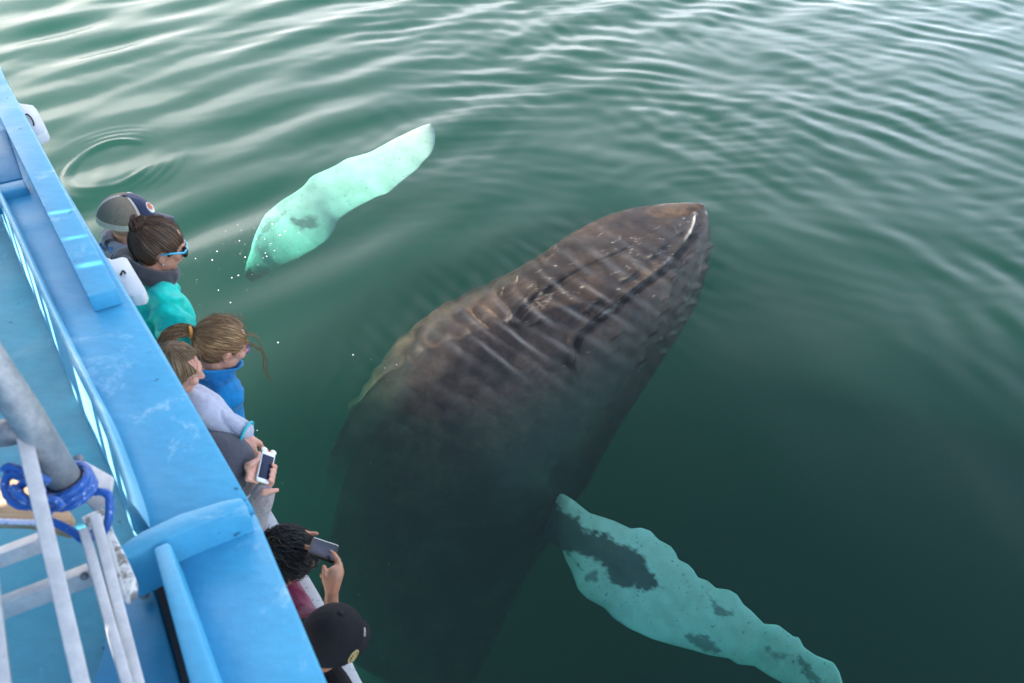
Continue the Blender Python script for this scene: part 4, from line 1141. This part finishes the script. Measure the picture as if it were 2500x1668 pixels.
# cream tape: band at the back, ridge over the crown
for a0, a1, la0, la1, wd in ((1.2, 2 * math.pi - 1.2, .10, .10, .012), (math.pi, math.pi, 0, 1.45, .007), (1.15, 1.15, 0, 1.4, .005), (-1.15, -1.15, 0, 1.4, .005)):
    pts = []
    for i in range(24):
        f = i / 23; p, nn, ri, up = on_cap(H, a0 + (a1 - a0) * f, la0 + (la1 - la0) * f, CC, CR, CL, 1.0); pts.append((p, nn, ri if la0 != la1 else up))
    V, F = [], []
    for p, nn, s_ in pts: V += [p + s_ * wd + nn * .0025, p - s_ * wd + nn * .0025, p - s_ * wd - nn * .004, p + s_ * wd - nn * .004]
    for i in range(len(pts) - 1): F += [[i * 4 + j, i * 4 + (j + 1) % 4, i * 4 + 4 + (j + 1) % 4, i * 4 + 4 + j] for j in range(4)]
    sub(mk('tape', V, F, M_CREAM, root), hat, root)
ax = on_cap(H, -.28, .62, CC, CR, CL, 1.012)
sub(patch_on(*ax, circ(.026, 20, .026), cloth('badge_white', (.62, .60, .58)), 'badge', root), hat, root)
sub(patch_on(ax[0] + ax[1] * .0015, *ax[1:], [(-.018, .002), (-.008, .020), (.012, .018), (.020, .004), (.006, .008), (.010, -.006), (-.006, -.010)], cloth('badge_orange', (.55, .14, .07)), 'badge_emblem', root), hat, root)

# ---- woman with a bun, sunglasses, teal jacket
H = Head(390, 602, 3.20, (.80, .42, -.40), size=.93)
n0 = H.P(-.035, 0, -.105)
n0 = n0 - Vector((.01, 0, .0))
sh = [n0 - Vector((0, 0, .085)) + DIR * .155 * q for q in (1, -1)]
A = [(sh[0], sh[0] + Vector((0, 0, -.25)), sh[0] + NRM * .02 + Vector((0, 0, -.46)) - DIR * .05), (sh[1], WD(452, 858, 3.12), WD(452, 858, 3.12) + INB * .04 + Vector((0, 0, -.10)) + DIR * .16)]
hands = [hand_prims(A[0][2], -DIR + NRM * .3, (0, 0, 1), .9, .4, 1), hand_prims(A[1][2], DIR + Vector((0, 0, -.4)), NRM, .9, .4, -1)]
root, neck, sh, chest, pel, leg = person(H, 'woman with brown bun, blue framed sunglasses and teal jacket over a charcoal collar', SK1, arms=A, hands=hands)
HM = hairmat('brown_hair', (.016, .008, .004), (.055, .026, .012), (.19, .10, .045))
hb = hair_shell('hair', H, HM, root, (-.75, .10, .55), rx=(.109, .089, .110), c=(-.018, 0, .024), front=.072, low=-.01, back_low=-.09, lump=.003, seed=2)
bun = []
g = np.random.RandomState(4)
for i in range(150):
    a = g.rand() * 6.283; r_ = .016 + .022 * g.rand(); t0 = g.rand() * 6.28; cv = []
    e1 = (math.cos(a), math.sin(a))
    for j in range(7):
        th = t0 + j * .75
        x = r_ * math.cos(th); y = r_ * math.sin(th)
        cv.append((-.100 + y * .55 + .012 * math.sin(a) + g.randn() * .002, .006 + x * e1[0] - y * .4 * e1[1], .095 + y * e1[0] * .8 + x * e1[1]))
    bun.append(cv)
sub(strands('hair_bun', H, bun, HM, root, .0026), hb, root)
sub(fuzz(H, (.109, .089, .110), (-.018, 0, .024), (-.100, .006, .095), HM, root, 150, 31), hb, root)
M_SUNG = plain('blue_frame', (.05, .42, .62), .3, .05); M_LENS = plain('dark_lens', (.01, .012, .015), .08, .02)
sub(tube('glasses_arm', [H.P(-.012, -.083, .006), H.P(.03, -.083, .018), H.P(.082, -.070, .018)], .0042, M_SUNG, root, 10), hb, root).name = 'glasses_arm'
gf = tube('sunglasses', catmull([H.P(.082, .070, .018), H.P(.096, .045, .022), H.P(.106, 0, .020), H.P(.096, -.045, .022), H.P(.082, -.070, .018)], 5), .0042, M_SUNG, root, 10)
sub(tube('glasses_arm', [H.P(-.012, .083, .006), H.P(.03, .083, .018), H.P(.088, .070, .020)], .0042, M_SUNG, root, 10), gf, root)
for q in (1, -1):
    V, F = [], []; ell_vf(V, F, H.P(.094, q * .036, .006), (H.f, H.l, H.u), (.011, .031, .021), 16, 8); sub(mk('lens', V, F, M_LENS, root, True), gf, root)
V, F = [], []; ell_vf(V, F, H.P(.004, -.086, -.038), (H.f, H.l, H.u), (.004, .003, .004), 8, 6); mk('earring', V, F, M_ALU, root, True)
M_TEAL = cloth('teal_shell', (.0, .50, .41), 30, .12, .55, None, .15)
jk = jacket('jacket', M_TEAL, root, neck, sh, chest, pel, A, 1.0, .016, extra=[('c', neck - Vector((0, 0, .07)) + INB * .06, .085, chest + INB * .07, .10), ('c', neck + INB * .10 - Vector((0, 0, .13)) + DIR * .07, .05, neck + INB * .10 - Vector((0, 0, .13)) - DIR * .08, .05)])
trousers(root, leg, pel, M_JEANS)
cl = []
for i in range(13):
    a = math.pi * 2 * i / 12; r1, r2 = .078, .086
    cl.append(neck + Vector((0, 0, .012)) + H.f * math.cos(a) * r1 * 1.15 + H.l * math.sin(a) * r2 - H.u * .012 + Vector((0, 0, -.02 * math.cos(a))))
blob('collar', [('c', cl[i], .036, cl[i + 1], .036) for i in range(12)], .006, cloth('charcoal_fleece', (.030, .031, .038), 70), root, 3, .004)

# ---- girl with a ponytail and blue jacket
H = Head(544, 842, 3.12, (.80, .48, -.52), size=.93)
n0 = H.P(-.035, 0, -.105)
sh = [n0 - Vector((0, 0, .075)) + DIR * .135 * q for q in (1, -1)]
A = [(s_, s_ + Vector((0, 0, -.22)), s_ + NRM * .03 + Vector((0, 0, -.42))) for s_ in sh]
hands = [hand_prims(A[0][2], -DIR + NRM * .3, (0, 0, 1), .8, .4, 1), hand_prims(A[1][2], DIR + NRM * .3, (0, 0, 1), .8, .4, -1)]
root, neck, sh, chest, pel, leg = person(H, 'girl with dark blond ponytail in orange band and bright blue jacket', SK3, arms=A, hands=hands, kid=.86)
HB = hairmat('dark_blond_hair', (.062, .030, .011), (.19, .100, .042), (.56, .36, .16))
hb = hair_shell('hair', H, HB, root, (-.92, .22, .02), rx=(.110, .089, .108), c=(-.018, 0, .024), front=.066, low=-.01, back_low=-.075, lump=.003, seed=5)
sub(lock('ponytail', H, [(-.125, .030, .028), (-.158, .042, .030), (-.190, .052, .012), (-.205, .055, -.035), (-.21, .05, -.10), (-.20, .045, -.15)], [.014, .030, .036, .034, .028, .012], HB, root, 330, .008, 3, .0015), hb, root)
tb = [H.P(-.132 - .006 * math.sin(a), .032 + .018 * math.cos(a), .029 + .020 * math.sin(a)) for a in np.linspace(0, 6.2832, 17)]
sub(tube('hair_band', tb, .0065, plain('orange_band', (.75, .32, .06), .6), root, 10), hb, root)
sub(fuzz(H, (.110, .089, .108), (-.018, 0, .024), (-.125, .03, .028), HB, root, 170, 32, .016), hb, root)
g = np.random.RandomState(8); wz = []
for i in range(60):                                   # flyaway wisps over the crown
    x = -.09 + .17 * g.rand(); y = (g.rand() - .5) * .12
    z = .026 + .114 * math.sqrt(max(.05, 1 - ((x + .02) / .118) ** 2 - (y / .096) ** 2))
    L = .03 + .04 * g.rand(); a = g.rand() * 6.28
    wz.append([(x, y, z - .004), (x + L * .4 * math.cos(a), y + L * .4 * math.sin(a), z + .008 + .010 * g.rand()), (x + L * math.cos(a), y + L * math.sin(a), z + .006 + .014 * g.randn() * .5)])
for i in range(26):                                   # loose locks blown forward past the face
    a = g.rand(); b = g.randn() * .008; c_ = g.randn() * .006
    wz.append([(.070, -.045 + b, .050 + c_), (.118 + b, -.055, .035 + c_), (.150 + .02 * a, -.060 + b, .000), (.165 + .03 * a, -.070 + b * 2, -.055 - .02 * a), (.20 + .03 * a + b, -.075 + c_, -.10 - .03 * a)] if i % 3 else
              [(.075, .02 + b, .05), (.125, .0 + b, .06 + c_), (.150, -.02, .03 + c_), (.158, -.03 + b, .0)])
sub(strands('loose_hair', H, wz, HB, root, .0006), hb, root)
sub(lock('front_lock', H, [(.02, -.07, -.14), (.045, -.085, -.19), (.062, -.095, -.235), (.085, -.09, -.275), (.080, -.105, -.31)], [.010, .016, .016, .012, .004], HB, root, 60, .006, 9, .0018), hb, root)
gf = tube('glasses', catmull([H.P(.078, -.070, .014), H.P(.094, -.048, .016), H.P(.100, -.020, .004), H.P(.104, 0, .014), H.P(.100, .02, .004), H.P(.094, .048, .016), H.P(.078, .070, .014)], 5), .0026, plain('purple_frame', (.16, .04, .42), .3, .05), root, 10)
M_ROYAL = cloth('royal_blue_softshell', (.0, .17, .42), 40, .12, .7, None, .15)
jk = jacket('jacket', M_ROYAL, root, neck, sh, chest, pel, A, .88, .010)
V = []; F = []; N = 28                                # stand-up collar with a pointed front
for s_ in (0, 1):
    for j in range(7):
        for i in range(N + 1):
            a = -math.pi + 2 * math.pi * i / N
            ff = max(0, math.cos(a)) ** 4
            rr = .070 + .016 * j / 6 - .006 * s_ + .050 * ff * (j / 6)
            V.append(neck + H.f * math.cos(a) * rr * 1.15 + H.l * math.sin(a) * rr + Vector((0, 0, -.030 + .066 * j / 6 - .01 * ff)) - H.f * .012)
S = 7 * (N + 1)
for j in range(6):
    for i in range(N):
        a = j * (N + 1) + i; F += [(a, a + 1, a + N + 2, a + N + 1), (S + a, S + a + N + 1, S + a + N + 2, S + a + 1)]
for i in range(N): F += [(6 * (N + 1) + i, 6 * (N + 1) + i + 1, S + 6 * (N + 1) + i + 1, S + 6 * (N + 1) + i), (i, S + i, S + i + 1, i + 1)]
sub(mk('collar', V, F, M_ROYAL, root, True), jk, root)
trousers(root, leg, pel, M_JEANS, .85)

# ---- younger girl in a quilted grey jacket
H = Head(432, 906, 2.76, (.80, .30, -.38), size=.80)
n0 = H.P(-.035, 0, -.100)
sh = [n0 - Vector((0, 0, .07)) + DIR * .12, WD(502, 1006, 2.86)]
wr = WD(592, 1052, 2.86)
A = [(sh[0], sh[0] + NRM * .10 + Vector((0, 0, -.16)), WD(560, 1078, 2.98)), (sh[1], WD(547, 1032, 2.86), wr)]
hands = [hand_prims(A[0][2], WD(575, 1120, 3.0) - A[0][2], NRM, .7, .6, -1), hand_prims(wr + (WD(606, 1120, 2.86) - wr) * .12, WD(606, 1125, 2.86) - wr, WD(640, 1040, 2.7) - WD(600, 1080, 2.86), 1.02, [.18, .12, .14, .3], -1, .06)]
root, neck, sh_, chest, pel, leg = person(H, 'child with long light brown hair and pale grey quilted jacket', SK3, nk=n0, arms=A, hands=hands, kid=.78)
HL = hairmat('light_brown_hair', (.075, .038, .018), (.19, .11, .055), (.45, .30, .16))
hb = hair_shell('hair', H, HL, root, (-.3, 0, 1.0), rx=(.116, .096, .114), c=(-.022, 0, .024), front=.050, low=-.05, back_low=-.12, lump=.004, seed=8, cover_ear=True)
sub(lock('long_hair', H, [(-.06, -.06, .0), (-.05, -.075, -.06), (-.01, -.085, -.12), (.035, -.09, -.16), (.05, -.10, -.20)], [.03, .035, .032, .026, .012], HL, root, 340, .010, 12, .0016), hb, root)
sub(lock('long_hair', H, [(-.08, .03, .0), (-.09, .03, -.08), (-.10, .03, -.16), (-.10, .03, -.22)], [.04, .05, .045, .03], HL, root, 260, .010, 13, .0018), hb, root)
g = np.random.RandomState(3)
sub(strands('loose_hair', H, [[(x, y, .115), (x + .02, y - .01, .132 + .01 * g.rand()), (x + .05, y - .02, .125), (x + .07, y - .02, .10)] for x, y in ((g.rand() * .12 - .08, (g.rand() - .5) * .1) for _ in range(30))], HL, root, .0011), hb, root)
sub(fuzz(H, (.116, .096, .114), (-.022, 0, .024), (-.10, 0, -.12), HL, root, 130, 33), hb, root)
M_QUILT = cloth('quilted_grey', (.40, .41, .50), 60, .08, .75)
jk = jacket('jacket', M_QUILT, root, neck, [sh_[0], A[1][0]], chest, pel, A, .80, .002, quilt=34, cuff=1.0, voxel=.0055)
M_TURQ = plain('turquoise_piping', (.03, .42, .48), .5)
ad_ = (A[1][2] - A[1][1]).normalized(); s1 = ad_.orthogonal().normalized(); s2 = ad_.cross(s1)
sub(tube('cuff_piping', [A[1][2] + ad_ * .016 + (s1 * math.cos(a) + s2 * math.sin(a)) * .041 for a in np.linspace(0, 6.2832, 21)], .005, M_TURQ, root, 8), jk, root)
sub(tube('piping', catmull([WD(496, 1013, 2.885), WD(505, 998, 2.88), WD(507, 990, 2.88)], 4), .0045, M_TURQ, root, 8), jk, root)
sub(tube('piping', catmull([WD(497, 1016, 2.885), WD(510, 1022, 2.87), WD(528, 1048, 2.86), WD(540, 1072, 2.86), WD(548, 1092, 2.87)], 4), .0045, M_TURQ, root, 8), jk, root)
trousers(root, leg, pel, M_JEANS, .75)

def phone(name, label, TL, TR, BL, mat_case, mat_face, extra=None, thick=.009, L=None):
    o_ = Vector(BL); v = Vector(TL) - o_; u = Vector(TR) - Vector(TL); u = u - v * (u.dot(v) / v.dot(v)); h, w_ = v.length, u.length; v.normalize(); u.normalize(); nn = u.cross(v)
    if nn.dot(Vector((0, 0, CAM_H)) - o_) < 0: nn = -nn
    c = o_ + v * h / 2 + u * w_ / 2
    root = empty(name, c); tag(root, label, 'phone', 'phones held over the side')
    def rr(w1, h1, r_, z0, z1, nm, m):
        pts = []
        for cx, cy, a0 in ((w1 / 2 - r_, h1 / 2 - r_, 0), (-w1 / 2 + r_, h1 / 2 - r_, 90), (-w1 / 2 + r_, -h1 / 2 + r_, 180), (w1 / 2 - r_, -h1 / 2 + r_, 270)):
            for k in range(6):
                a = R(a0 + 18 * k); pts.append((cx + r_ * math.cos(a), cy + r_ * math.sin(a)))
        n = len(pts); V = [c + u * x + v * y + nn * z1 for x, y in pts] + [c + u * x + v * y + nn * z0 for x, y in pts]
        F = [list(range(n)), list(range(2 * n - 1, n - 1, -1))] + [[i, n + i, n + (i + 1) % n, (i + 1) % n] for i in range(n)]
        return mk(nm, V, F, m, root, False, .001)
    rr(w_, h, .011, -thick, 0, 'case', mat_case)
    rr(w_ * .93, h * .965, .008, 0, .0012, 'face', mat_face)
    rr(w_ * .84, h * .76, .002, .0012, .0018, 'screen', M_SCREEN)
    V = [];
    if extra:
        for q in (1, -1):
            V, F = [], []; ell_vf(V, F, c + u * q * w_ * .33 + v * (h / 2 + .003) - nn * .004, (u, v, nn), (.013, .011, .006), 14, 8); mk('case_ear', V, F, mat_case, root, True)
        V, F = [], []; ell_vf(V, F, c + u * w_ * -.02 + v * (h / 2 + .002) - nn * .006, (u, v, nn), (.007, .006, .004), 12, 6); mk('case_bow', V, F, plain('red_enamel', (.55, .02, .05), .3), root, True)
    return root, c, u, v, nn, w_, h
M_SCREEN = plain('dim_screen', (.018, .024, .055), .35, .1, 5, .12)
M_CASE = plain('cream_case', (.72, .68, .58), .4, .05); M_PWH = plain('white_phone_face', (.72, .74, .80), .25, .04); M_PBL = plain('black_glass', (.012, .010, .011), .35, .05, 12, .12)

# ---- person in a dark grey hood, holding a white phone
root_p, c, u, v, nn, w_, h = phone('mobile_phone', 'white phone in a cream case with little ears and a red bow', WD(641, 1098, 2.83), WD(673, 1110, 2.86), WD(625, 1173, 2.77), M_CASE, M_PWH, True)
H = Head(540, 1142, 2.86, (.85, .35, -.50), size=.80)
n0 = H.P(-.035, 0, -.100)
sh = [n0 - Vector((0, 0, .075)) + DIR * .13, n0 - Vector((0, 0, .075)) - DIR * .14]
lw = c - v * .030 - u * .085 - nn * .012; rw = c - v * .098 + u * .012 - nn * .01
A = [(sh[0], WD(560, 1200, 2.95), WD(613, 1152, 2.86)), (sh[1], WD(608, 1285, 2.95), WD(640, 1212, 2.80))]
def grip(w, d, nr, k, sidev, n=4):
    return hand_prims(w, d, nr, k, [.35, .42, .45, .5], sidev, .05, thumb_curl=.2)
hl_ = [('c', A[0][2], .022, c - u * .058 - v * .012 - nn * .012, .017, 10), ('c', c - u * .058 - v * .010, .013, c - u * .040 + v * .012 + nn * .006, .010, 10), ('c', c - u * .040 + v * .012 + nn * .006, .0095, c - u * .040 + v * .036 + nn * .010, .0080, 10)]
for i in range(4):
    b = c - u * .050 - v * (.002 + .018 * i) - nn * .016
    hl_ += [('c', A[0][2] + (b - A[0][2]) * .3, .013, b, .010, 10), ('c', b, .0088, b + u * .040 - nn * .002, .0075, 10)]
hr_ = [('c', A[1][2], .022, c + u * .020 - v * .082 - nn * .014, .018, 10)]
for i in range(4):                                     # fingers come round the right edge onto the case
    kx = c + u * (w_ / 2 + .012) - v * (.048 - .019 * i) - nn * .010
    k0 = c + u * .024 - v * (.078 - .010 * i) - nn * .018
    tip = c + u * (w_ / 2 - .010) - v * (.044 - .019 * i) + nn * .009
    hr_ += [('c', k0, .0115, kx, .0088, 10), ('c', kx, .0088, c + u * (w_ / 2 + .007) - v * (.046 - .019 * i) + nn * .004, .0082, 10), ('c', c + u * (w_ / 2 + .007) - v * (.046 - .019 * i) + nn * .004, .008, tip, .0068, 10)]
hr_ += [('c', c + u * .012 - v * .090, .013, c + u * .030 - v * .082 + nn * .010, .0105, 10), ('c', c + u * .030 - v * .082 + nn * .010, .010, c + u * .052 - v * .072 + nn * .012, .0085, 10)]
root, neck, sh_, chest, pel, leg = person(H, 'person in dark grey hood and fuzzy pink sleeves holding a white phone', SK3, arms=A, hands=[hl_, hr_], kid=.82)
V, F = [], []; ell_vf(V, F, H.P(-.022, 0, .018), (H.f, H.l, H.u), (.132, .112, .128), 48, 28)
hd = mk('hood', V, F, cloth('slate_knit', (.055, .055, .075), 160, .10), root, True)
t = NT('pink_grey_fleece'); b = t.ramp(t.noise(45, 6, .75), [(.3, (.24, .17, .18)), (.65, (.46, .37, .37))]); t.bsdf(b, .95, t.bump(t.noise(60, 6, .8), 1.0, .02), .05, 0, .8)
jacket('fleece', t.m, root, neck, sh_, chest, pel, A, .80, .007, cuff=.93, voxel=.006, extra=[('c', A[q][1], .058, A[q][2], .044) for q in (0, 1)])
trousers(root, leg, pel, M_JEANS, .8)

# ---- boy with black hair, maroon shirt, holding a dark phone
root_p, c, u, v, nn, w_, h = phone('mobile_phone', 'dark phone with a white upper edge held sideways by the black haired boy', WD(764, 1312, 2.92), WD(817, 1370, 2.84), WD(750, 1350, 2.82), M_PBL, M_PBL)
mk('edge_trim', [c + u * x * w_ / 2 * .93 + v * (h / 2 + y) + nn * z for y in (-.001, .0015) for x, z in ((-1, .001), (1, .001), (1, -.0085), (-1, -.0085))], [(3, 2, 1, 0), (4, 5, 6, 7), (0, 1, 5, 4), (1, 2, 6, 5), (2, 3, 7, 6), (3, 0, 4, 7)], M_PWH, root_p)
H = Head(706, 1362, 3.00, (.80, .42, -.30), size=.98)
n0 = H.P(-.035, 0, -.105)
sh = [n0 - Vector((0, 0, .085)) + DIR * .15, n0 - Vector((0, 0, .085)) - DIR * .15]
rw = WD(810, 1440, 2.78); le = sh[0] + NRM * .20 + Vector((0, 0, -.12))
A = [(sh[0], sh[0] + NRM * .12 + Vector((0, 0, -.14)), WD(732, 1338, 2.97)), (sh[1], WD(806, 1545, 2.86), rw)]
kn = WD(829, 1395, 2.77); hr_ = []
hr_ += [('c', rw, .026, WD(818, 1402, 2.775), .030, 12), ('c', rw, .024, WD(800, 1412, 2.77), .022, 12)]
# index and others over the far edge, thumb on the near corner
hr_ += [('c', WD(828, 1396, 2.77), .0135, WD(826, 1368, 2.80), .0098, 10), ('c', WD(826, 1368, 2.80), .0096, WD(817, 1354, 2.83), .0085, 10), ('c', WD(817, 1354, 2.83), .0085, WD(808, 1347, 2.86), .0072, 10)]
hr_ += [('c', WD(832, 1398, 2.79), .0125, WD(830, 1376, 2.83), .0095, 10), ('c', WD(830, 1376, 2.83), .009, WD(820, 1372, 2.87), .008, 10)]
hr_ += [('c', WD(832, 1402, 2.80), .0115, WD(829, 1386, 2.85), .009, 10), ('c', WD(829, 1386, 2.85), .0085, WD(818, 1384, 2.88), .0075, 10)]
hr_ += [('c', WD(804, 1420, 2.77), .0145, WD(792, 1402, 2.755), .0115, 10), ('c', WD(792, 1402, 2.755), .011, WD(791, 1384, 2.765), .0085, 10)]
hr_ += [('c', WD(800, 1424, 2.80), .010, WD(784, 1404, 2.83), .008, 10)]
q_ = A[0][2]
hl_ = [('c', q_, .024, WD(742, 1322, 2.96), .019, 10), ('c', WD(742, 1322, 2.96), .013, WD(744, 1308, 2.97), .0105, 10), ('c', WD(744, 1308, 2.97), .010, WD(758, 1303, 2.985), .0090, 10), ('c', WD(758, 1303, 2.985), .009, WD(774, 1303, 2.99), .0078, 10),
       ('c', WD(742, 1318, 2.96), .012, WD(736, 1302, 2.97), .0095, 10), ('c', WD(736, 1302, 2.97), .009, WD(748, 1298, 2.99), .008, 10), ('c', WD(742, 1325, 2.96), .012, WD(756, 1318, 2.99), .009, 10), ('c', WD(742, 1335, 2.95), .012, WD(755, 1330, 2.98), .0085, 10),
       ('c', WD(740, 1335, 2.94), .012, WD(754, 1338, 2.90), .009, 10)]
root, neck, sh_, chest, pel, leg = person(H, 'boy with tousled black hair and maroon shirt photographing with a dark phone', SK2, arms=A, hands=[hl_, hr_], kid=.92)
HK = hairmat('black_hair', (.004, .004, .005), (.011, .011, .013), (.035, .034, .038))
hb = hair_shell('hair', H, HK, root, (-.3, .1, 1.0), rx=(.112, .094, .108), c=(-.020, 0, .022), front=.080, low=-.01, back_low=-.09, lump=.006, seed=9)
g = np.random.RandomState(6); tf = []
for i in range(1500):
    th = g.rand() * 6.283; ph = math.acos(1 - g.rand() * 1.15)
    q = Vector((math.sin(ph) * math.cos(th), math.sin(ph) * math.sin(th), math.cos(ph)))
    if q.x > .55 and q.z < .3: continue
    p = Vector((-.020 + q.x * .108, q.y * .091, .022 + q.z * .104)); tg = Vector((.8 + g.randn() * .28, g.randn() * .3 - .4, -.35 + g.randn() * .18)); tg -= q * tg.dot(q); tg.normalize(); L = .035 + .03 * g.rand()
    tf.append([tuple(p), tuple(p + tg * L * .5 + q * (.004 + .010 * g.rand())), tuple(p + tg * L + q * (.001 + .010 * g.rand() ** 2))])
sub(strands('hair_tufts', H, tf, HK, root, .0021), hb, root)
gl = tube('spectacles', catmull([H.P(-.01, -.082, .005), H.P(.084, -.070, .008), H.P(.106, -.034, .0), H.P(.110, 0, .008), H.P(.106, .034, 0), H.P(.084, .07, .008), H.P(-.01, .082, .005)], 5), .0028, M_PBL, root, 8)
M_MAR = cloth('maroon_jersey', (.145, .008, .045), 90, .12, .8)
sl_arm = [(A[0][0], A[0][1], A[0][1]), (A[1][0], A[1][0] + (A[1][1] - A[1][0]) * .82, A[1][0] + (A[1][1] - A[1][0]) * .85)]
jacket('shirt', M_MAR, root, neck, sh_, chest, pel, sl_arm, .93, .009)
trousers(root, leg, pel, M_JEANS, .9)

# ---- child in a black cap
H = Head(812, 1556, 2.56, (.60, .62, -.42), (-.3, -.4, .85), size=.92)
n0 = H.P(-.035, 0, -.105)
sh = [n0 - Vector((0, 0, .08)) + DIR * .13, n0 - Vector((0, 0, .08)) - DIR * .13]
A = [(s_, s_ + Vector((0, 0, -.22)), s_ + NRM * .02 + Vector((0, 0, -.42))) for s_ in sh]
hands = [hand_prims(a[2], NRM + Vector((0, 0, -.5)), (0, 0, 1), .85, .4, q) for a, q in zip(A, (-1, 1))]
root, neck, sh_, chest, pel, leg = person(H, 'child in a black baseball cap with a round gold emblem', SK2, arms=A, hands=hands, kid=.86)
CC, CR, CL = (-.010, 0, .036), (.120, .106, .122), -.020
M_BCAP = cloth('black_twill', (.007, .007, .010), 150, .15, .8, None, 0)
hair_shell('hair', H, HK, root, (-.3, 0, 1), rx=(.103, .086, .080), c=(-.014, 0, -.005), front=.02, low=-.03, back_low=-.09, seed=4)
hat = cap_hat('cap', H, M_BCAP, root, None, M_BCAP, CC, CR, .060, CL)
M_GOLD = plain('gold_thread', (.50, .38, .17), .5, .15, 60)
def seek(px, py):
    b = None
    for i in range(72):
        for j in range(3, 26):
            q = on_cap(H, i * .0873, j * .055, CC, CR, CL, 1.01); x, y = PX(q[0])
            if q[1].dot(Vector((0, 0, CAM_H)) - q[0]) <= 0: continue
            d_ = math.hypot(x - px, y - py)
            if b is None or d_ < b[0]: b = (d_, q, i * .0873, j * .055)
    return b
sk_ = seek(874, 1612); p, nn, ri, up = sk_[1]
def ringpoly(r1, r0, n=28):
    V, F = [], []
    for r_ in (r1, r0):
        for z in (.0022, -.004):
            for i in range(n):
                a = 6.2832 * i / n; x, y = r_ * math.cos(a), r_ * math.sin(a); V.append(p + ri * x + up * y + nn * (z - r_ * r_ / .22))
    for i in range(n):
        j = (i + 1) % n; F += [(i, j, 2 * n + j, 2 * n + i), (i, n + i, n + j, j), (2 * n + i, 2 * n + j, 3 * n + j, 3 * n + i), (n + i, 3 * n + i, 3 * n + j, n + j)]
    return V, F
V, F = ringpoly(.023, .019); V0 = len(V)
def bar(x0, y0, x1, y1, w0):
    dx, dy = x1 - x0, y1 - y0; L = math.hypot(dx, dy); ox, oy = -dy / L * w0, dx / L * w0; b = len(V)
    for z in (.0026, -.004):
        for x, y in ((x0 + ox, y0 + oy), (x1 + ox, y1 + oy), (x1 - ox, y1 - oy), (x0 - ox, y0 - oy)): V.append(p + ri * x + up * y + nn * (z - (x * x + y * y) / .22))
    F.append((b, b + 1, b + 2, b + 3)); F.append((b + 7, b + 6, b + 5, b + 4))
    for i in range(4): F.append((b + i, b + 4 + i, b + 4 + (i + 1) % 4, b + (i + 1) % 4))
for bb in ((0, -.018, 0, .019, .0022), (0, -.006, .012, .008, .0016), (0, -.006, -.012, .008, .0016), (0, .004, .009, .015, .0014), (0, .004, -.009, .015, .0014), (0, -.012, .014, -.003, .0014), (0, -.012, -.014, -.003, .0014), (-.008, -.018, .008, -.018, .0014)): bar(*bb)
sub(mk('emblem', V, F, M_GOLD, root), hat, root)
a_ = seek(908, 1540)[1]
sub(patch_on(*a_, [(-.010, -.012), (.008, -.010), (.010, .004), (.002, .014), (-.008, .008)], cloth('white_stitch', (.6, .58, .56)), 'front_logo', root), hat, root)
sub(patch_on(a_[0] + a_[1] * .0015, *a_[1:], [(-.007, -.009), (.004, -.008), (.001, .002), (-.006, .002)], cloth('red_stitch', (.30, .05, .06)), 'logo_accent', root), hat, root)
jacket('shirt', cloth('black_jersey', (.010, .010, .013), 80, .2, .8, None, 0), root, neck, sh_, chest, pel, A, .86, .005)
trousers(root, leg, pel, M_JEANS, .85)

# ------------------------------------------------------------------ bubbles on the water
g = np.random.RandomState(21); V, F = [], []
spots = []
for _ in range(70): spots.append((650 + g.randn() * 50, 592 + g.randn() * 30))
for x, y in ((497, 632), (515, 622), (520, 640), (532, 620), (447, 672), (486, 742), (600, 632), (652, 628), (610, 974), (614, 1004), (622, 1032), (628, 1052), (618, 1086), (949, 1376), (876, 1452), (2364, 975), (960, 860), (905, 1130), (1010, 1130), (690, 1180)): spots.append((x, y))
for _ in range(22): spots.append((560 + g.randn() * 70, 650 + g.randn() * 60))
for _ in range(8): spots.append((930 + g.randn() * 40, 880 + g.randn() * 50))
for i, (x, y) in enumerate(spots):
    p = W(x, y, 0); hz = float(height(np.array([p.x]), np.array([p.y]))[0]); p.z = hz + .002
    r_ = .0022 + .008 * g.rand() ** 5
    ell_vf(V, F, p, (Vector((1, 0, 0)), Vector((0, 1, 0)), Vector((0, 0, 1))), (r_, r_, r_ * .6), 8, 5)
bb = mk('bubbles', V, F, plain('foam', (.85, .85, .82), .3, .05), None, True)
tag(bb, 'scattered tiny white bubbles floating between the far flipper and the boat', 'bubbles', kind='stuff')
